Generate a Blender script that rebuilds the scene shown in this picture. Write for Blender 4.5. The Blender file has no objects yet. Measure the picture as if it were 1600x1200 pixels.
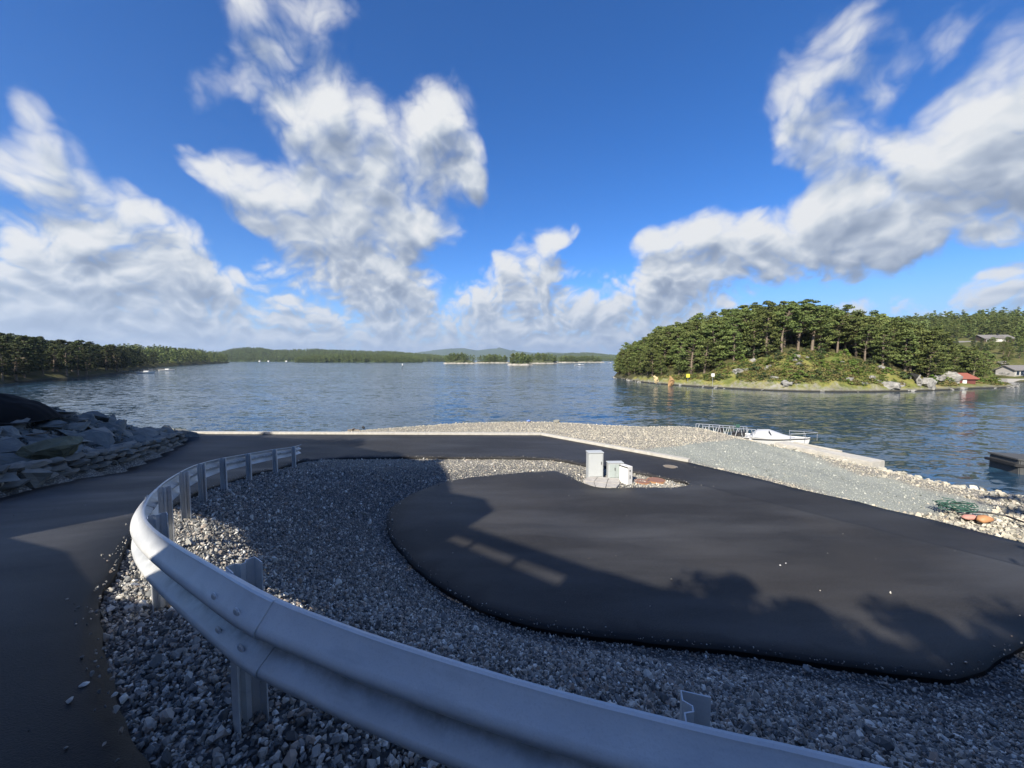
import bpy, bmesh, math, random
import numpy as np
from mathutils import Vector, Matrix, geometry
random.seed(7); RNG = np.random.default_rng(7)
SC = bpy.context.scene; COL = SC.collection
R = math.radians

# ------------------------------------------------------------------ camera
FPX = 603.0                       # focal length in pixels of the 1600 px wide photograph
PITCH = math.atan(38 / FPX)
cam = bpy.data.cameras.new('camera'); camo = bpy.data.objects.new('camera', cam); COL.objects.link(camo)
cam.sensor_width = 36; cam.lens = 36 * FPX / 1600; cam.clip_start = 0.05; cam.clip_end = 60000
camo.rotation_euler = (math.pi / 2 - PITCH, 0, 0)
SC.camera = camo
WATER = -5.4; LOW = -4.0
CP, SP = math.cos(PITCH), math.sin(PITCH)
def ray(px, py):
    s = -(py - 600) / FPX
    return ((px - 800) / FPX, s * SP + CP, s * CP - SP)
def G(px, py, z):                 # ground point at height z in a direction
    r = ray(px, py); t = z / r[2]; return (r[0] * t, r[1] * t)

# ------------------------------------------------------------------ light
SUN_EL = math.atan(0.75); SUN_AZ = R(210)         # compass bearing of the sun (0 = +Y, clockwise); behind left
SC.view_settings.view_transform = 'Standard'; SC.view_settings.look = 'None'
SC.view_settings.exposure = 1.0; SC.view_settings.gamma = 1.0
sunl = bpy.data.lights.new('sun', 'SUN'); suno = bpy.data.objects.new('sun', sunl); COL.objects.link(suno)
sunl.energy = 5.0; sunl.angle = R(0.53); sunl.color = (1.0, 0.92, 0.79)
SDIR = Vector((math.sin(SUN_AZ) * math.cos(SUN_EL), math.cos(SUN_AZ) * math.cos(SUN_EL), math.sin(SUN_EL)))
suno.rotation_euler = SDIR.to_track_quat('Z', 'Y').to_euler()

# ------------------------------------------------------------------ node helpers
class NT:
    def __init__(s, tree): s.t = tree; s.n = tree.nodes; s.l = tree.links
    def new(s, ty, **k):
        n = s.n.new(ty)
        for a, b in k.items():
            if a.startswith('i_'): 
                key = a[2:]
                n.inputs[int(key) if key.isdigit() else key.replace('_', ' ')].default_value = b
            else: setattr(n, a, b)
        return n
    def put(s, sock, v):
        if v is None: return
        if hasattr(v, 'is_output') : s.l.new(v, sock)
        else:
            try: sock.default_value = v
            except Exception: sock.default_value = (v, v, v)
    def math(s, op, a, b=None, c=None, clamp=False):
        n = s.new('ShaderNodeMath', operation=op, use_clamp=clamp)
        s.put(n.inputs[0], a); s.put(n.inputs[1], b)
        if c is not None: s.put(n.inputs[2], c)
        return n.outputs[0]
    def vmath(s, op, a, b=None, sc=None):
        n = s.new('ShaderNodeVectorMath', operation=op)
        s.put(n.inputs[0], a); s.put(n.inputs[1], b)
        if sc is not None: s.put(n.inputs['Scale'], sc)
        return n.outputs[0]
    def mr(s, v, a, b, c=0.0, d=1.0, smooth=False):
        n = s.new('ShaderNodeMapRange'); n.interpolation_type = 'SMOOTHSTEP' if smooth else 'LINEAR'
        s.put(n.inputs[0], v)
        for i, x in enumerate((a, b, c, d)): s.put(n.inputs[i + 1], x)
        return n.outputs[0]
    def noise(s, vec, scale, detail=4, rough=0.5, dist=0.0, col=False, dim='3D'):
        n = s.new('ShaderNodeTexNoise', noise_dimensions=dim)
        if vec is not None: s.l.new(vec, n.inputs['Vector'])
        n.inputs['Scale'].default_value = scale; n.inputs['Detail'].default_value = detail
        n.inputs['Roughness'].default_value = rough; n.inputs['Distortion'].default_value = dist
        return n.outputs['Color' if col else 'Fac']
    def vor(s, vec, scale, feature='F1', out='Distance', rnd=1.0):
        n = s.new('ShaderNodeTexVoronoi', feature=feature)
        if vec is not None: s.l.new(vec, n.inputs['Vector'])
        n.inputs['Scale'].default_value = scale; n.inputs['Randomness'].default_value = rnd
        return n.outputs[out]
    def mapping(s, vec, scale=(1, 1, 1), rot=(0, 0, 0), loc=(0, 0, 0), ty='POINT'):
        n = s.new('ShaderNodeMapping', vector_type=ty); s.l.new(vec, n.inputs['Vector'])
        n.inputs['Location'].default_value = loc; n.inputs['Rotation'].default_value = rot; n.inputs['Scale'].default_value = scale
        return n.outputs[0]
    def ramp(s, fac, stops, interp='LINEAR'):
        n = s.new('ShaderNodeValToRGB'); s.put(n.inputs[0], fac); cr = n.color_ramp; cr.interpolation = interp
        while len(cr.elements) < len(stops): cr.elements.new(0.5)
        for e, (p, c) in zip(cr.elements, stops):
            e.position = p; e.color = (*c, 1) if len(c) == 3 else c
        return n.outputs[0]
    def mix(s, fac, a, b, mode='MIX'):
        n = s.new('ShaderNodeMix', data_type='RGBA', blend_type=mode)
        s.put(n.inputs[0], fac)
        for i, v in ((6, a), (7, b)):
            if isinstance(v, tuple) and len(v) == 3: v = (*v, 1)
            s.put(n.inputs[i], v)
        return n.outputs[2]
    def pos(s): return s.new('ShaderNodeNewGeometry').outputs['Position']
    def obj(s): return s.new('ShaderNodeTexCoord').outputs['Object']
    def orand(s): return s.new('ShaderNodeObjectInfo').outputs['Random']
    def attr(s, name, out='Fac'):
        return s.new('ShaderNodeAttribute', attribute_name=name).outputs[out]
    def bump(s, h, strength=0.5, dist=0.02, normal=None):
        n = s.new('ShaderNodeBump'); s.put(n.inputs['Height'], h)
        n.inputs['Strength'].default_value = strength; n.inputs['Distance'].default_value = dist
        if normal is not None: s.l.new(normal, n.inputs['Normal'])
        return n.outputs[0]

ALB = .78
def mat(name, color=(0.5, 0.5, 0.5), rough=0.7, metal=0.0, spec=0.5, fn=None, alb=None):
    alb = ALB if alb is None else alb; color = tuple(c * alb for c in color)
    m = bpy.data.materials.new(name); m.use_nodes = True
    t = NT(m.node_tree); b = m.node_tree.nodes['Principled BSDF']
    b.inputs['Base Color'].default_value = (*color, 1); b.inputs['Roughness'].default_value = rough
    b.inputs['Metallic'].default_value = metal; b.inputs['Specular IOR Level'].default_value = spec
    if fn: 
        r = fn(t) or {}
        for k, v in r.items():
            if isinstance(v, tuple) and len(v) == 3: v = (*v, 1)
            if k == 'Base Color' and alb != 1: v = t.mix(1.0, v, (alb, alb, alb), 'MULTIPLY')
            t.put(b.inputs[k], v)
    return m

# ------------------------------------------------------------------ sky with clouds (world)
def azel(px, py):
    r = ray(px, py); l = math.sqrt(sum(v * v for v in r))
    return math.atan2(r[0], r[1]), math.asin(r[2] / l)
# clouds as soft lobes at compass bearings: centre, radii, tilt (deg), weight
CL = [ # left bank
 (62,190,26,42,0,.62),(80,240,50,50,0,.62),(25,265,60,36,0,.75),(110,300,90,48,35,.8),(165,350,95,50,30,.95),(205,405,105,66,0,1.15),
 (110,400,110,60,20,1.),(50,440,120,55,0,.95),(262,415,46,60,0,.8),(345,440,62,24,0,.75),
 # centre cloud, thin top
 (505,8,60,32,0,.52),(425,15,70,60,0,.52),(400,95,50,76,0,.50),(440,150,80,56,0,.50),(520,150,60,70,0,.50),(500,205,84,40,10,.55),
 (620,225,105,60,0,1.0),(690,180,48,52,0,.95),(705,262,58,44,0,.85),(742,265,22,40,0,.6),(575,295,85,85,0,1.1),(560,345,130,52,0,1.1),
 (470,335,85,46,15,.95),(395,305,85,36,28,.95),(328,262,44,26,20,.75),(620,330,80,60,0,.8),(310,135,25,45,0,.38),
 (560,440,110,52,0,1.2),(480,405,56,26,0,1.),(615,462,58,46,0,1.),
 # middle small tower
 (832,388,60,24,-38,.9),(880,365,30,12,-40,.6),(815,430,60,32,-10,1.),(775,470,70,30,0,.9),(860,422,34,14,0,.7),
 # horizon bank
 (60,500,220,48,0,.85),(330,510,200,30,0,.72),(640,515,280,32,0,.75),(300,537,500,18,0,.55),(750,540,420,15,0,.55),(890,490,150,46,0,1.),(1020,500,150,30,0,.85),(400,540,800,12,0,.45),(200,460,160,40,0,.8),
 (1290,482,110,15,0,.8),(1440,488,60,10,0,.5),(1570,452,66,30,0,1.),
 # right cloud
 (1080,450,76,36,0,1.1),(1040,410,40,50,0,.9),(1090,372,76,40,0,1.1),(1190,368,90,36,0,1.15),(1290,372,160,58,-8,1.25),(1420,350,130,60,-20,1.0),(1300,245,38,34,0,.8),
 (1350,305,110,70,-20,1.2),(1490,265,160,84,-30,1.3),(1600,190,140,100,-30,1.3),(1620,280,150,80,-10,1.1),
 (1262,150,60,88,30,.70),(1310,70,64,60,0,.64),(1225,190,30,50,0,.45),(1235,205,34,40,0,.55),(1390,110,36,90,30,.36),(1460,60,110,36,-30,.36),(1580,30,100,36,-10,.42),
 (1560,362,48,24,0,.7),(1400,395,60,12,0,.4),
 # the rest of the sky behind and above, for other views and neutral ambient
]
world = bpy.data.worlds.new('World'); SC.world = world; world.use_nodes = True
def density_group(name, fine):
    g = bpy.data.node_groups.new(name, 'ShaderNodeTree')
    g.interface.new_socket('V', in_out='INPUT', socket_type='NodeSocketVector')
    g.interface.new_socket('D', in_out='OUTPUT', socket_type='NodeSocketFloat')
    t = NT(g); gi = t.new('NodeGroupInput'); go = t.new('NodeGroupOutput'); V = gi.outputs[0]
    w = t.vmath('SCALE', t.vmath('SUBTRACT', t.noise(V, 6.0, 2, .5, col=True, dim='2D'), (.5, .5, .5)), sc=0.07)
    P = t.vmath('ADD', V, w)
    if fine:
        w2 = t.vmath('SCALE', t.vmath('SUBTRACT', t.noise(V, 26.0, 2, .5, col=True, dim='2D'), (.5, .5, .5)), sc=0.010)
        P = t.vmath('ADD', P, w2)
    fr = {}
    for k in (-30, 0, 30):
        if k == 0: fr[k] = P; continue
        n = t.new('ShaderNodeVectorRotate', rotation_type='Z_AXIS'); t.l.new(P, n.inputs['Vector']); n.inputs['Angle'].default_value = -R(k); fr[k] = n.outputs[0]
    S = None
    for (px, py, rx, ry, rot, wt) in CL:
        c = azel(px, py); a = R(rot)
        ex = azel(px + rx * math.cos(a), py + rx * math.sin(a)); ey = azel(px - ry * math.sin(a), py + ry * math.cos(a))
        lx = math.hypot(ex[0] - c[0], ex[1] - c[1]) * 1.5; ly = math.hypot(ey[0] - c[0], ey[1] - c[1]) * 1.5
        ang = 0 if abs(rot) < 12 else (-30 if rot > 0 else 30)           # picture y runs down
        A = R(ang); cx = c[0] * math.cos(A) + c[1] * math.sin(A); cy = -c[0] * math.sin(A) + c[1] * math.cos(A)
        m = t.new('ShaderNodeVectorMath', operation='MULTIPLY_ADD'); t.l.new(fr[ang], m.inputs[0])
        m.inputs[1].default_value = (1 / lx, 1 / ly, 0); m.inputs[2].default_value = (-cx / lx, -cy / ly, 0)
        gr = t.new('ShaderNodeTexGradient', gradient_type='SPHERICAL'); t.l.new(m.outputs[0], gr.inputs[0])
        S = t.math('MULTIPLY', gr.outputs['Fac'], wt) if S is None else t.math('MULTIPLY_ADD', gr.outputs['Fac'], wt, S)
    # unseen scattered clouds added behind and above the viewer to neutralise ambient light
    sep = t.new('ShaderNodeSeparateXYZ'); t.l.new(V, sep.inputs[0])
    side = t.mr(t.math('ABSOLUTE', sep.outputs[0]), 1.0, 1.3)
    side = t.math('MAXIMUM', side, t.mr(sep.outputs[1], .78, 1.05))
    S = t.math('ADD', S, t.math('MULTIPLY', t.mr(t.noise(V, 2.3, 2, .5, dim='2D'), .48, .70), side))
    Ss = t.math('SUBTRACT', 1.0, t.math('EXPONENT', t.math('MULTIPLY', S, -1.75)))      # soft saturation
    # billows: rounded puffs with creased gaps, finer towards the horizon
    Vn = t.mapping(P, (1, 1.2, 1)); amp = t.mr(S, 0.0, .30, 0.25, 1.0)
    hk = t.mr(sep.outputs[1], .04, .30, 1.0, 0.0); acc = t.math('MULTIPLY', t.math('SUBTRACT', t.noise(Vn, 5.5, 1, .5, dim='2D'), .5), .55)
    for k, (sc_, a0, a1) in enumerate(((7.0, .27, .18), (14.5, .21, .32), (30.0, .10, .29), (61.0, .045, .13), (125.0, .018, .07))[:5 if fine else 3]):
        b_ = t.math('MULTIPLY_ADD', t.math('ABSOLUTE', t.math('SUBTRACT', t.noise(t.mapping(Vn, (1, 1, 1), (0, 0, k * .7), (k * 3.1, k, 0)), sc_, 0, .5, dim='2D'), .5)), 3.6, -.48)
        acc = t.math('ADD', acc, t.math('MULTIPLY', b_, t.mr(hk, 0, 1, a0, a1)))
    D = t.math('ADD', Ss, t.math('MULTIPLY', acc, amp))
    t.l.new(D, go.inputs['D'])
    return g
def build_world():
    gf = density_group('cloud_density', True); gc = density_group('cloud_shade', False)
    t = NT(world.node_tree); t.n.clear()
    out = t.new('ShaderNodeOutputWorld')
    sky = t.new('ShaderNodeTexSky', sky_type='NISHITA'); sky.sun_disc = False
    sky.sun_elevation = SUN_EL; sky.sun_rotation = SUN_AZ; sky.air_density = 0.9; sky.dust_density = 0.0; sky.ozone_density = 3.0; sky.altitude = 200
    d = t.new('ShaderNodeTexCoord').outputs['Generated']
    sp = t.new('ShaderNodeSeparateXYZ'); t.l.new(d, sp.inputs[0])
    az = t.math('ARCTAN2', sp.outputs[0], sp.outputs[1]); el = t.math('ARCSINE', sp.outputs[2])
    cb = t.new('ShaderNodeCombineXYZ'); t.l.new(az, cb.inputs[0]); t.l.new(el, cb.inputs[1]); V = cb.outputs[0]
    def dens(g, off):
        n = t.new('ShaderNodeGroup'); n.node_tree = g
        t.l.new(t.vmath('ADD', V, t.vmath('SCALE', off, sc=t.mr(el, .02, .32, .28, 1.0))) if off else V, n.inputs[0]); return n.outputs['D']
    D0 = dens(gf, None); D2 = dens(gc, (-.022, .060, 0))
    alpha = t.mr(D0, t.mr(el, .1, .6, .27, .16), t.mr(el, .05, .6, .78, 1.12), smooth=True)
    alpha = t.math('MULTIPLY', alpha, t.mr(el, -.01, .012))
    # light falls off with the amount of cloud between here and the sunlit top
    shade = t.mr(D2, .35, 1.25, 0, 1)
    edge = t.math('SUBTRACT', D0, D2)
    br = t.math('ADD', t.math('MULTIPLY', shade, -.36), t.math('MULTIPLY_ADD', edge, .55, .80))
    cc = t.ramp(br, [(0.0, (.20, .25, .35)), (.3, (.28, .34, .45)), (.55, (.44, .50, .60)), (.8, (.68, .72, .77)), (1.0, (.83, .84, .85))])
    far = t.mr(el, 0.0, .18, .55, 0.0)
    cc = t.mix(far, cc, (.50, .61, .78))
    cc = t.mix(1.0, cc, (CLOUD_K,) * 3, 'MULTIPLY')
    hs = t.new('ShaderNodeHueSaturation'); hs.inputs['Saturation'].default_value = SKY_SAT; hs.inputs['Value'].default_value = SKY_VAL
    t.l.new(sky.outputs[0], hs.inputs['Color'])
    sk = t.mix(1.0, hs.outputs[0], (1.02, 1.28, 1.68), 'MULTIPLY')
    hz = t.mix(1.0, (.36, .56, .86), (CLOUD_K,) * 3, 'MULTIPLY'); sk = t.mix(t.mr(el, -.02, .20, .9, 0.0, True), sk, hz)
    c = t.mix(alpha, sk, cc)
    bg = t.new('ShaderNodeBackground'); t.l.new(c, bg.inputs[0]); bg.inputs[1].default_value = SKY_STR
    t.l.new(bg.outputs[0], out.inputs[0])
BILLOW = .22; NAMP = .85
SKY_STR = 0.052; CLOUD_K = .51 / SKY_STR; SKY_SAT = 1.30; SKY_VAL = 1.0
build_world()
world.cycles.sampling_method = 'MANUAL'; world.cycles.sample_map_resolution = 512
#SKYONLY

# ------------------------------------------------------------------ scene helpers
def link(o): COL.objects.link(o); return o
def tag(o, label=None, cat=None, group=None, kind=None):
    if label: o['label'] = label
    if cat: o['category'] = cat
    if group: o['group'] = group
    if kind: o['kind'] = kind
    return o
def empty(name, loc=(0, 0, 0), rz=0.0):
    o = bpy.data.objects.new(name, None); o.empty_display_size = .2; o.location = loc; o.rotation_euler = (0, 0, rz); return link(o)
def mesh_np(name, V, F, m, parent=None, smooth=False, attrs=None, linkit=True):
    me = bpy.data.meshes.new(name); V = np.asarray(V, dtype=np.float32)
    if isinstance(F, np.ndarray):
        k = F.shape[1]; me.vertices.add(len(V)); me.vertices.foreach_set('co', V.ravel())
        me.loops.add(F.size); me.loops.foreach_set('vertex_index', F.astype(np.int32).ravel())
        me.polygons.add(len(F)); me.polygons.foreach_set('loop_start', np.arange(0, F.size, k, dtype=np.int32))
        me.update(calc_edges=True)
    else:
        me.from_pydata([tuple(map(float, v)) for v in V], [], F)
    for an, (dom, arr) in (attrs or {}).items():
        arr = np.asarray(arr, dtype=np.float32)
        if arr.ndim == 1: me.attributes.new(an, 'FLOAT', dom).data.foreach_set('value', arr)
        else: me.attributes.new(an, 'FLOAT_COLOR', dom).data.foreach_set('color', arr.ravel())
    if m: me.materials.append(m)
    if smooth: me.polygons.foreach_set('use_smooth', np.ones(len(me.polygons), dtype=bool))
    me.validate(); 
    o = bpy.data.objects.new(name, me)
    if parent: o.parent = parent
    return link(o) if linkit else o
class MB:
    """collects boxes, tubes and lofts, builds ONE mesh"""
    def __init__(s): s.v = []; s.f = []
    def add(s, v, f):
        k = len(s.v); s.v += [tuple(p) for p in v]; s.f += [tuple(i + k for i in q) for q in f]; return s
    def box(s, a, b, M=None):
        x0, y0, z0 = a; x1, y1, z1 = b
        v = [Vector(p) for p in ((x0,y0,z0),(x1,y0,z0),(x1,y1,z0),(x0,y1,z0),(x0,y0,z1),(x1,y0,z1),(x1,y1,z1),(x0,y1,z1))]
        if M is not None: v = [M @ p for p in v]
        return s.add(v, [(3,2,1,0),(4,5,6,7),(0,1,5,4),(1,2,6,5),(2,3,7,6),(3,0,4,7)])
    def tube(s, pts, rad, n=8, cap=True):
        pts = [Vector(p) for p in pts]; m = len(pts); rad = [rad] * m if not hasattr(rad, '__len__') else rad
        v = []; f = []; up = None
        for i, p in enumerate(pts):
            d = (pts[min(i + 1, m - 1)] - pts[max(i - 1, 0)]).normalized()
            if up is None: up = Vector((0, 0, 1)) if abs(d.z) < .9 else Vector((1, 0, 0))
            a = d.cross(up).normalized(); b = a.cross(d).normalized(); up = b
            for j in range(n):
                t = 2 * math.pi * j / n; v.append(p + float(rad[i]) * (math.cos(t) * a + math.sin(t) * b))
        for i in range(m - 1):
            for j in range(n): f.append((i*n+j, i*n+(j+1)%n, (i+1)*n+(j+1)%n, (i+1)*n+j))
        if cap: f.append(tuple(range(n))[::-1]); f.append(tuple((m-1)*n+j for j in range(n)))
        return s.add(v, f)
    def prism(s, poly, z0, z1, M=None):
        n = len(poly); v = [Vector((x, y, z0)) for x, y in poly] + [Vector((x, y, z1)) for x, y in poly]
        if M is not None: v = [M @ p for p in v]
        return s.add(v, [tuple(range(n))[::-1], tuple(range(n, 2*n))] + [(i, (i+1)%n, n+(i+1)%n, n+i) for i in range(n)])
    def build(s, name, m, parent=None, smooth=False, bevel=0, linkit=True):
        me = bpy.data.meshes.new(name); me.from_pydata([tuple(p) for p in s.v], [], s.f); me.materials.append(m)
        bm = bmesh.new(); bm.from_mesh(me); bmesh.ops.recalc_face_normals(bm, faces=bm.faces)
        if bevel: bmesh.ops.bevel(bm, geom=list(bm.edges), offset=bevel, segments=2, affect='EDGES', clamp_overlap=True)
        bm.to_mesh(me); bm.free()
        if smooth: me.polygons.foreach_set('use_smooth', np.ones(len(me.polygons), dtype=bool))
        o = bpy.data.objects.new(name, me); o.parent = parent
        return link(o) if linkit else o
def hull_rock(rng, n=14, flat=(1, .8, .6)):
    """angular stone: convex hull of random points"""
    p = rng.normal(size=(n, 3)); p /= np.linalg.norm(p, axis=1)[:, None]; p *= rng.uniform(.78, 1.0, (n, 1)); p *= np.array(flat) * .5
    bm = bmesh.new(); [bm.verts.new(q) for q in p]; bmesh.ops.convex_hull(bm, input=list(bm.verts))
    bmesh.ops.delete(bm, geom=[v for v in bm.verts if not v.link_faces], context='VERTS')
    bm.verts.ensure_lookup_table(); bm.verts.index_update()
    V = np.array([v.co[:] for v in bm.verts]); F = [tuple(v.index for v in f.verts) for f in bm.faces]; bm.free(); return V, F
def crag(rng, size, n=16, sub=3, amp=.10):
    """broken rock mass: a rough hull, subdivided and worn by layered noise"""
    from mathutils import noise as mn
    V, F = hull_rock(rng, n, size); bm = bmesh.new(); vs = [bm.verts.new(v) for v in V]; [bm.faces.new([vs[k] for k in f]) for f in F]
    bmesh.ops.triangulate(bm, faces=list(bm.faces)); bmesh.ops.subdivide_edges(bm, edges=list(bm.edges), cuts=sub, use_grid_fill=True); bm.normal_update(); o = Vector(rng.uniform(0, 50, 3)); s = max(size)
    for v in bm.verts:
        q = Vector((v.co.x, v.co.y, v.co.z * 1.9)) / s * 3.2 + o; d = mn.noise(q) * .9 + abs(mn.noise(q * 2.3)) * -.9 + mn.noise(q * 5.1) * .35
        v.co += v.normal * d * amp * s
    bm.verts.index_update(); V = np.array([v.co[:] for v in bm.verts]); F = [tuple(v.index for v in f.verts) for f in bm.faces]; bm.free(); return V, F
def dist_poly(P, L, closed=False):
    """distance from points P (n,2) to polyline L; returns dist, segment param, signed side"""
    L = np.asarray(L, float); A = L if closed else L[:-1]; B = np.roll(L, -1, 0) if closed else L[1:]
    best = np.full(len(P), 1e9); par = np.zeros(len(P)); side = np.zeros(len(P))
    for i in range(len(A)):
        d = B[i] - A[i]; w = P - A[i]; l2 = d @ d
        t = np.clip((w @ d) / l2, 0, 1); q = w - t[:, None] * d; ds = np.hypot(q[:, 0], q[:, 1])
        m = ds < best; best[m] = ds[m]; par[m] = i + t[m]; side[m] = np.sign(d[0] * w[m, 1] - d[1] * w[m, 0])
    return best, par, side
def inside(P, poly):
    poly = np.asarray(poly, float); x, y = P[:, 0], P[:, 1]; r = np.zeros(len(P), bool); j = len(poly) - 1
    for i in range(len(poly)):
        xi, yi = poly[i]; xj, yj = poly[j]
        c = ((yi > y) != (yj > y)) & (x < (xj - xi) * (y - yi) / (yj - yi + 1e-12) + xi); r ^= c; j = i
    return r
def vnoise(P, scale, seed=0, octaves=4):
    """cheap value noise, any (n,2)"""
    out = np.zeros(len(P)); a = 1; tot = 0
    for o in range(octaves):
        q = P * scale * (2 ** o) + seed * 17.3 + o * 5.7; i = np.floor(q).astype(np.int64); f = q - i; f = f * f * (3 - 2 * f)
        def h(ix, iy):
            n = (ix * 374761393 + iy * 668265263 + seed * 144665) & 0x7fffffff; n = ((n ^ (n >> 13)) * 1274126177) & 0x7fffffff
            return ((n ^ (n >> 16)) & 0xffff) / 65535.0
        v = (h(i[:,0], i[:,1])*(1-f[:,0]) + h(i[:,0]+1, i[:,1])*f[:,0])*(1-f[:,1]) + (h(i[:,0], i[:,1]+1)*(1-f[:,0]) + h(i[:,0]+1, i[:,1]+1)*f[:,0])*f[:,1]
        out += a * (v - .5); tot += a; a *= .5
    return out / tot * 2
def smooth_poly(L, step=.25, closed=False):
    """Catmull-Rom resample of a list of points of any dimension"""
    L = [np.array(p, float) for p in L]; n = len(L); out = []
    for i in range(n if closed else n - 1):
        p = [L[(i + k) % n] if closed else L[min(max(i + k, 0), n - 1)] for k in (-1, 0, 1, 2)]
        m = max(1, int(np.linalg.norm(p[2] - p[1]) / step))
        for j in range(m):
            t = j / m; out.append(.5 * ((2*p[1]) + (-p[0]+p[2])*t + (2*p[0]-5*p[1]+4*p[2]-p[3])*t*t + (-p[0]+3*p[1]-3*p[2]+p[3])*t**3))
    if not closed: out.append(L[-1])
    return np.array(out)
SRC = {}
def scatter(name, pts, scl, protos, m=None, kind='stuff', upright=False, seed=0, label=None):
    """loose stuff: one object, a cloud of points that carries small meshes"""
    c = bpy.data.collections.new(name + '_source')
    for o in protos: c.objects.link(o)
    me = bpy.data.meshes.new(name); me.vertices.add(len(pts)); me.vertices.foreach_set('co', np.asarray(pts, np.float32).ravel())
    me.attributes.new('sc', 'FLOAT', 'POINT').data.foreach_set('value', np.asarray(scl, np.float32))
    me.update(); o = link(bpy.data.objects.new(name, me))
    ng = bpy.data.node_groups.new(name + '_nodes', 'GeometryNodeTree')
    ng.interface.new_socket('Geometry', in_out='INPUT', socket_type='NodeSocketGeometry'); ng.interface.new_socket('Geometry', in_out='OUTPUT', socket_type='NodeSocketGeometry')
    N = ng.nodes; L = ng.links; gi = N.new('NodeGroupInput'); go = N.new('NodeGroupOutput')
    ci = N.new('GeometryNodeCollectionInfo'); ci.inputs[0].default_value = c; ci.inputs['Separate Children'].default_value = True; ci.inputs['Reset Children'].default_value = True
    ip = N.new('GeometryNodeInstanceOnPoints'); ip.inputs['Pick Instance'].default_value = True
    ri = N.new('FunctionNodeRandomValue'); ri.data_type = 'INT'
    ri.inputs['Seed'].default_value = seed
    [s for s in ri.inputs if s.name == 'Min' and s.type == 'INT'][0].default_value = 0
    [s for s in ri.inputs if s.name == 'Max' and s.type == 'INT'][0].default_value = len(protos) - 1
    rv = N.new('FunctionNodeRandomValue'); rv.data_type = 'FLOAT_VECTOR'; rv.inputs['Seed'].default_value = seed + 9
    mn = [s for s in rv.inputs if s.name == 'Min' and s.type == 'VECTOR'][0]; mx = [s for s in rv.inputs if s.name == 'Max' and s.type == 'VECTOR'][0]
    mn.default_value = (0, 0, 0); mx.default_value = (0, 0, 6.283) if upright else (6.283, 6.283, 6.283)
    na = N.new('GeometryNodeInputNamedAttribute'); na.data_type = 'FLOAT'; na.inputs['Name'].default_value = 'sc'
    L.new(gi.outputs[0], ip.inputs['Points']); L.new(ci.outputs[0], ip.inputs['Instance'])
    L.new([s for s in ri.outputs if s.type == 'INT'][0], ip.inputs['Instance Index'])
    L.new([s for s in rv.outputs if s.type == 'VECTOR'][0], ip.inputs['Rotation'])
    L.new([s for s in na.outputs if s.enabled][0], ip.inputs['Scale']); L.new(ip.outputs[0], go.inputs[0])
    o.modifiers.new('scatter', 'NODES').node_group = ng
    tag(o, label, None, None, kind); return o
def copy_thing(o, loc, rz=0, scale=1, label=None, tilt=(0, 0)):
    c = o.copy(); COL.objects.link(c); c.location = loc; c.rotation_euler = (tilt[0], tilt[1], rz); c.scale = (scale,) * 3 if not hasattr(scale, '__len__') else scale
    if label: c['label'] = label
    for ch in KIDS[o.name]:
        d = ch.copy(); COL.objects.link(d); d.parent = c
    return c
KIDS = {}

# ------------------------------------------------------------------ materials
def m_asphalt(t):
    p = t.pos(); n = t.noise(p, 90, 3, .6); big = t.noise(t.mapping(p, (.35, 1.3, 1), (0, 0, -.35)), .55, 5, .55); sp = t.vor(p, 140)
    patch = t.noise(p, .35, 3, .5)
    c = t.ramp(n, [(0.3, (.017, .0165, .017)), (.6, (.031, .030, .030)), (.78, (.058, .056, .053))])
    c = t.mix(t.mr(big, .42, .68), c, (.072, .072, .074)); c = t.mix(t.math('MULTIPLY', t.mr(patch, .45, .6), .35), c, (.060, .054, .048))
    gr = t.noise(p, 42, 2, .7); c = t.mix(t.mr(gr, .56, .74), c, (.085, .085, .085)); c = t.mix(t.mr(gr, .42, .30), c, (.012, .012, .014))
    A = Vector((*G(1077, 757, LOW), 0)); B = Vector((*G(1559, 880, LOW), 0)); nr = (B - A).normalized(); nr = Vector((-nr.y, nr.x, 0)); dd = t.new('ShaderNodeVectorMath', operation='DOT_PRODUCT'); t.l.new(p, dd.inputs[0]); dd.inputs[1].default_value = nr
    sd = t.math('SUBTRACT', dd.outputs['Value'], nr.dot(A)); sy = t.new('ShaderNodeSeparateXYZ'); t.l.new(p, sy.inputs[0]); wob = t.math('MULTIPLY', t.math('SUBTRACT', t.noise(p, 1.5, 2), .5), .05)
    strip = t.math('MAXIMUM', t.mr(t.math('ADD', sd, wob), -.01, .01), t.mr(sy.outputs[1], 14.1, 14.3)); c = t.mix(t.math('MULTIPLY', strip, .45), c, (.022, .023, .026))
    seam = t.mr(t.math('ABSOLUTE', t.math('ADD', sd, wob)), .012, .03, .8, 0.0); c = t.mix(t.math('MULTIPLY', seam, t.mr(sy.outputs[0], 4.5, 5.5)), c, (.008, .008, .009))
    tr = t.mr(t.noise(t.mapping(p, (.06, 2.6, 1), (0, 0, .62)), 1.6, 3, .6), .58, .72); c = t.mix(t.math('MULTIPLY', tr, .30), c, (.014, .014, .015))
    e = t.attr('edge'); c = t.mix(e, c, (.006, .006, .0065))
    h = t.math('ADD', n, t.math('MULTIPLY', sp, .6))
    return {'Base Color': c, 'Roughness': t.mr(big, .35, .7, .62, .50), 'Normal': t.bump(h, .55, .006)}
M_ASPH = mat('asphalt', rough=.6, spec=.33, alb=.64, fn=m_asphalt)
M_EDGE = mat('asphalt_edge', (.006, .006, .007), .7)
def stone_cols(t, r):
    return t.ramp(r, [(0, (.06, .062, .064)), (.22, (.13, .136, .138)), (.42, (.24, .245, .24)), (.58, (.33, .31, .275)), (.70, (.44, .42, .375)), (.82, (.27, .205, .16)), (.90, (.54, .525, .48)), (1, (.80, .78, .72))])
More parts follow.
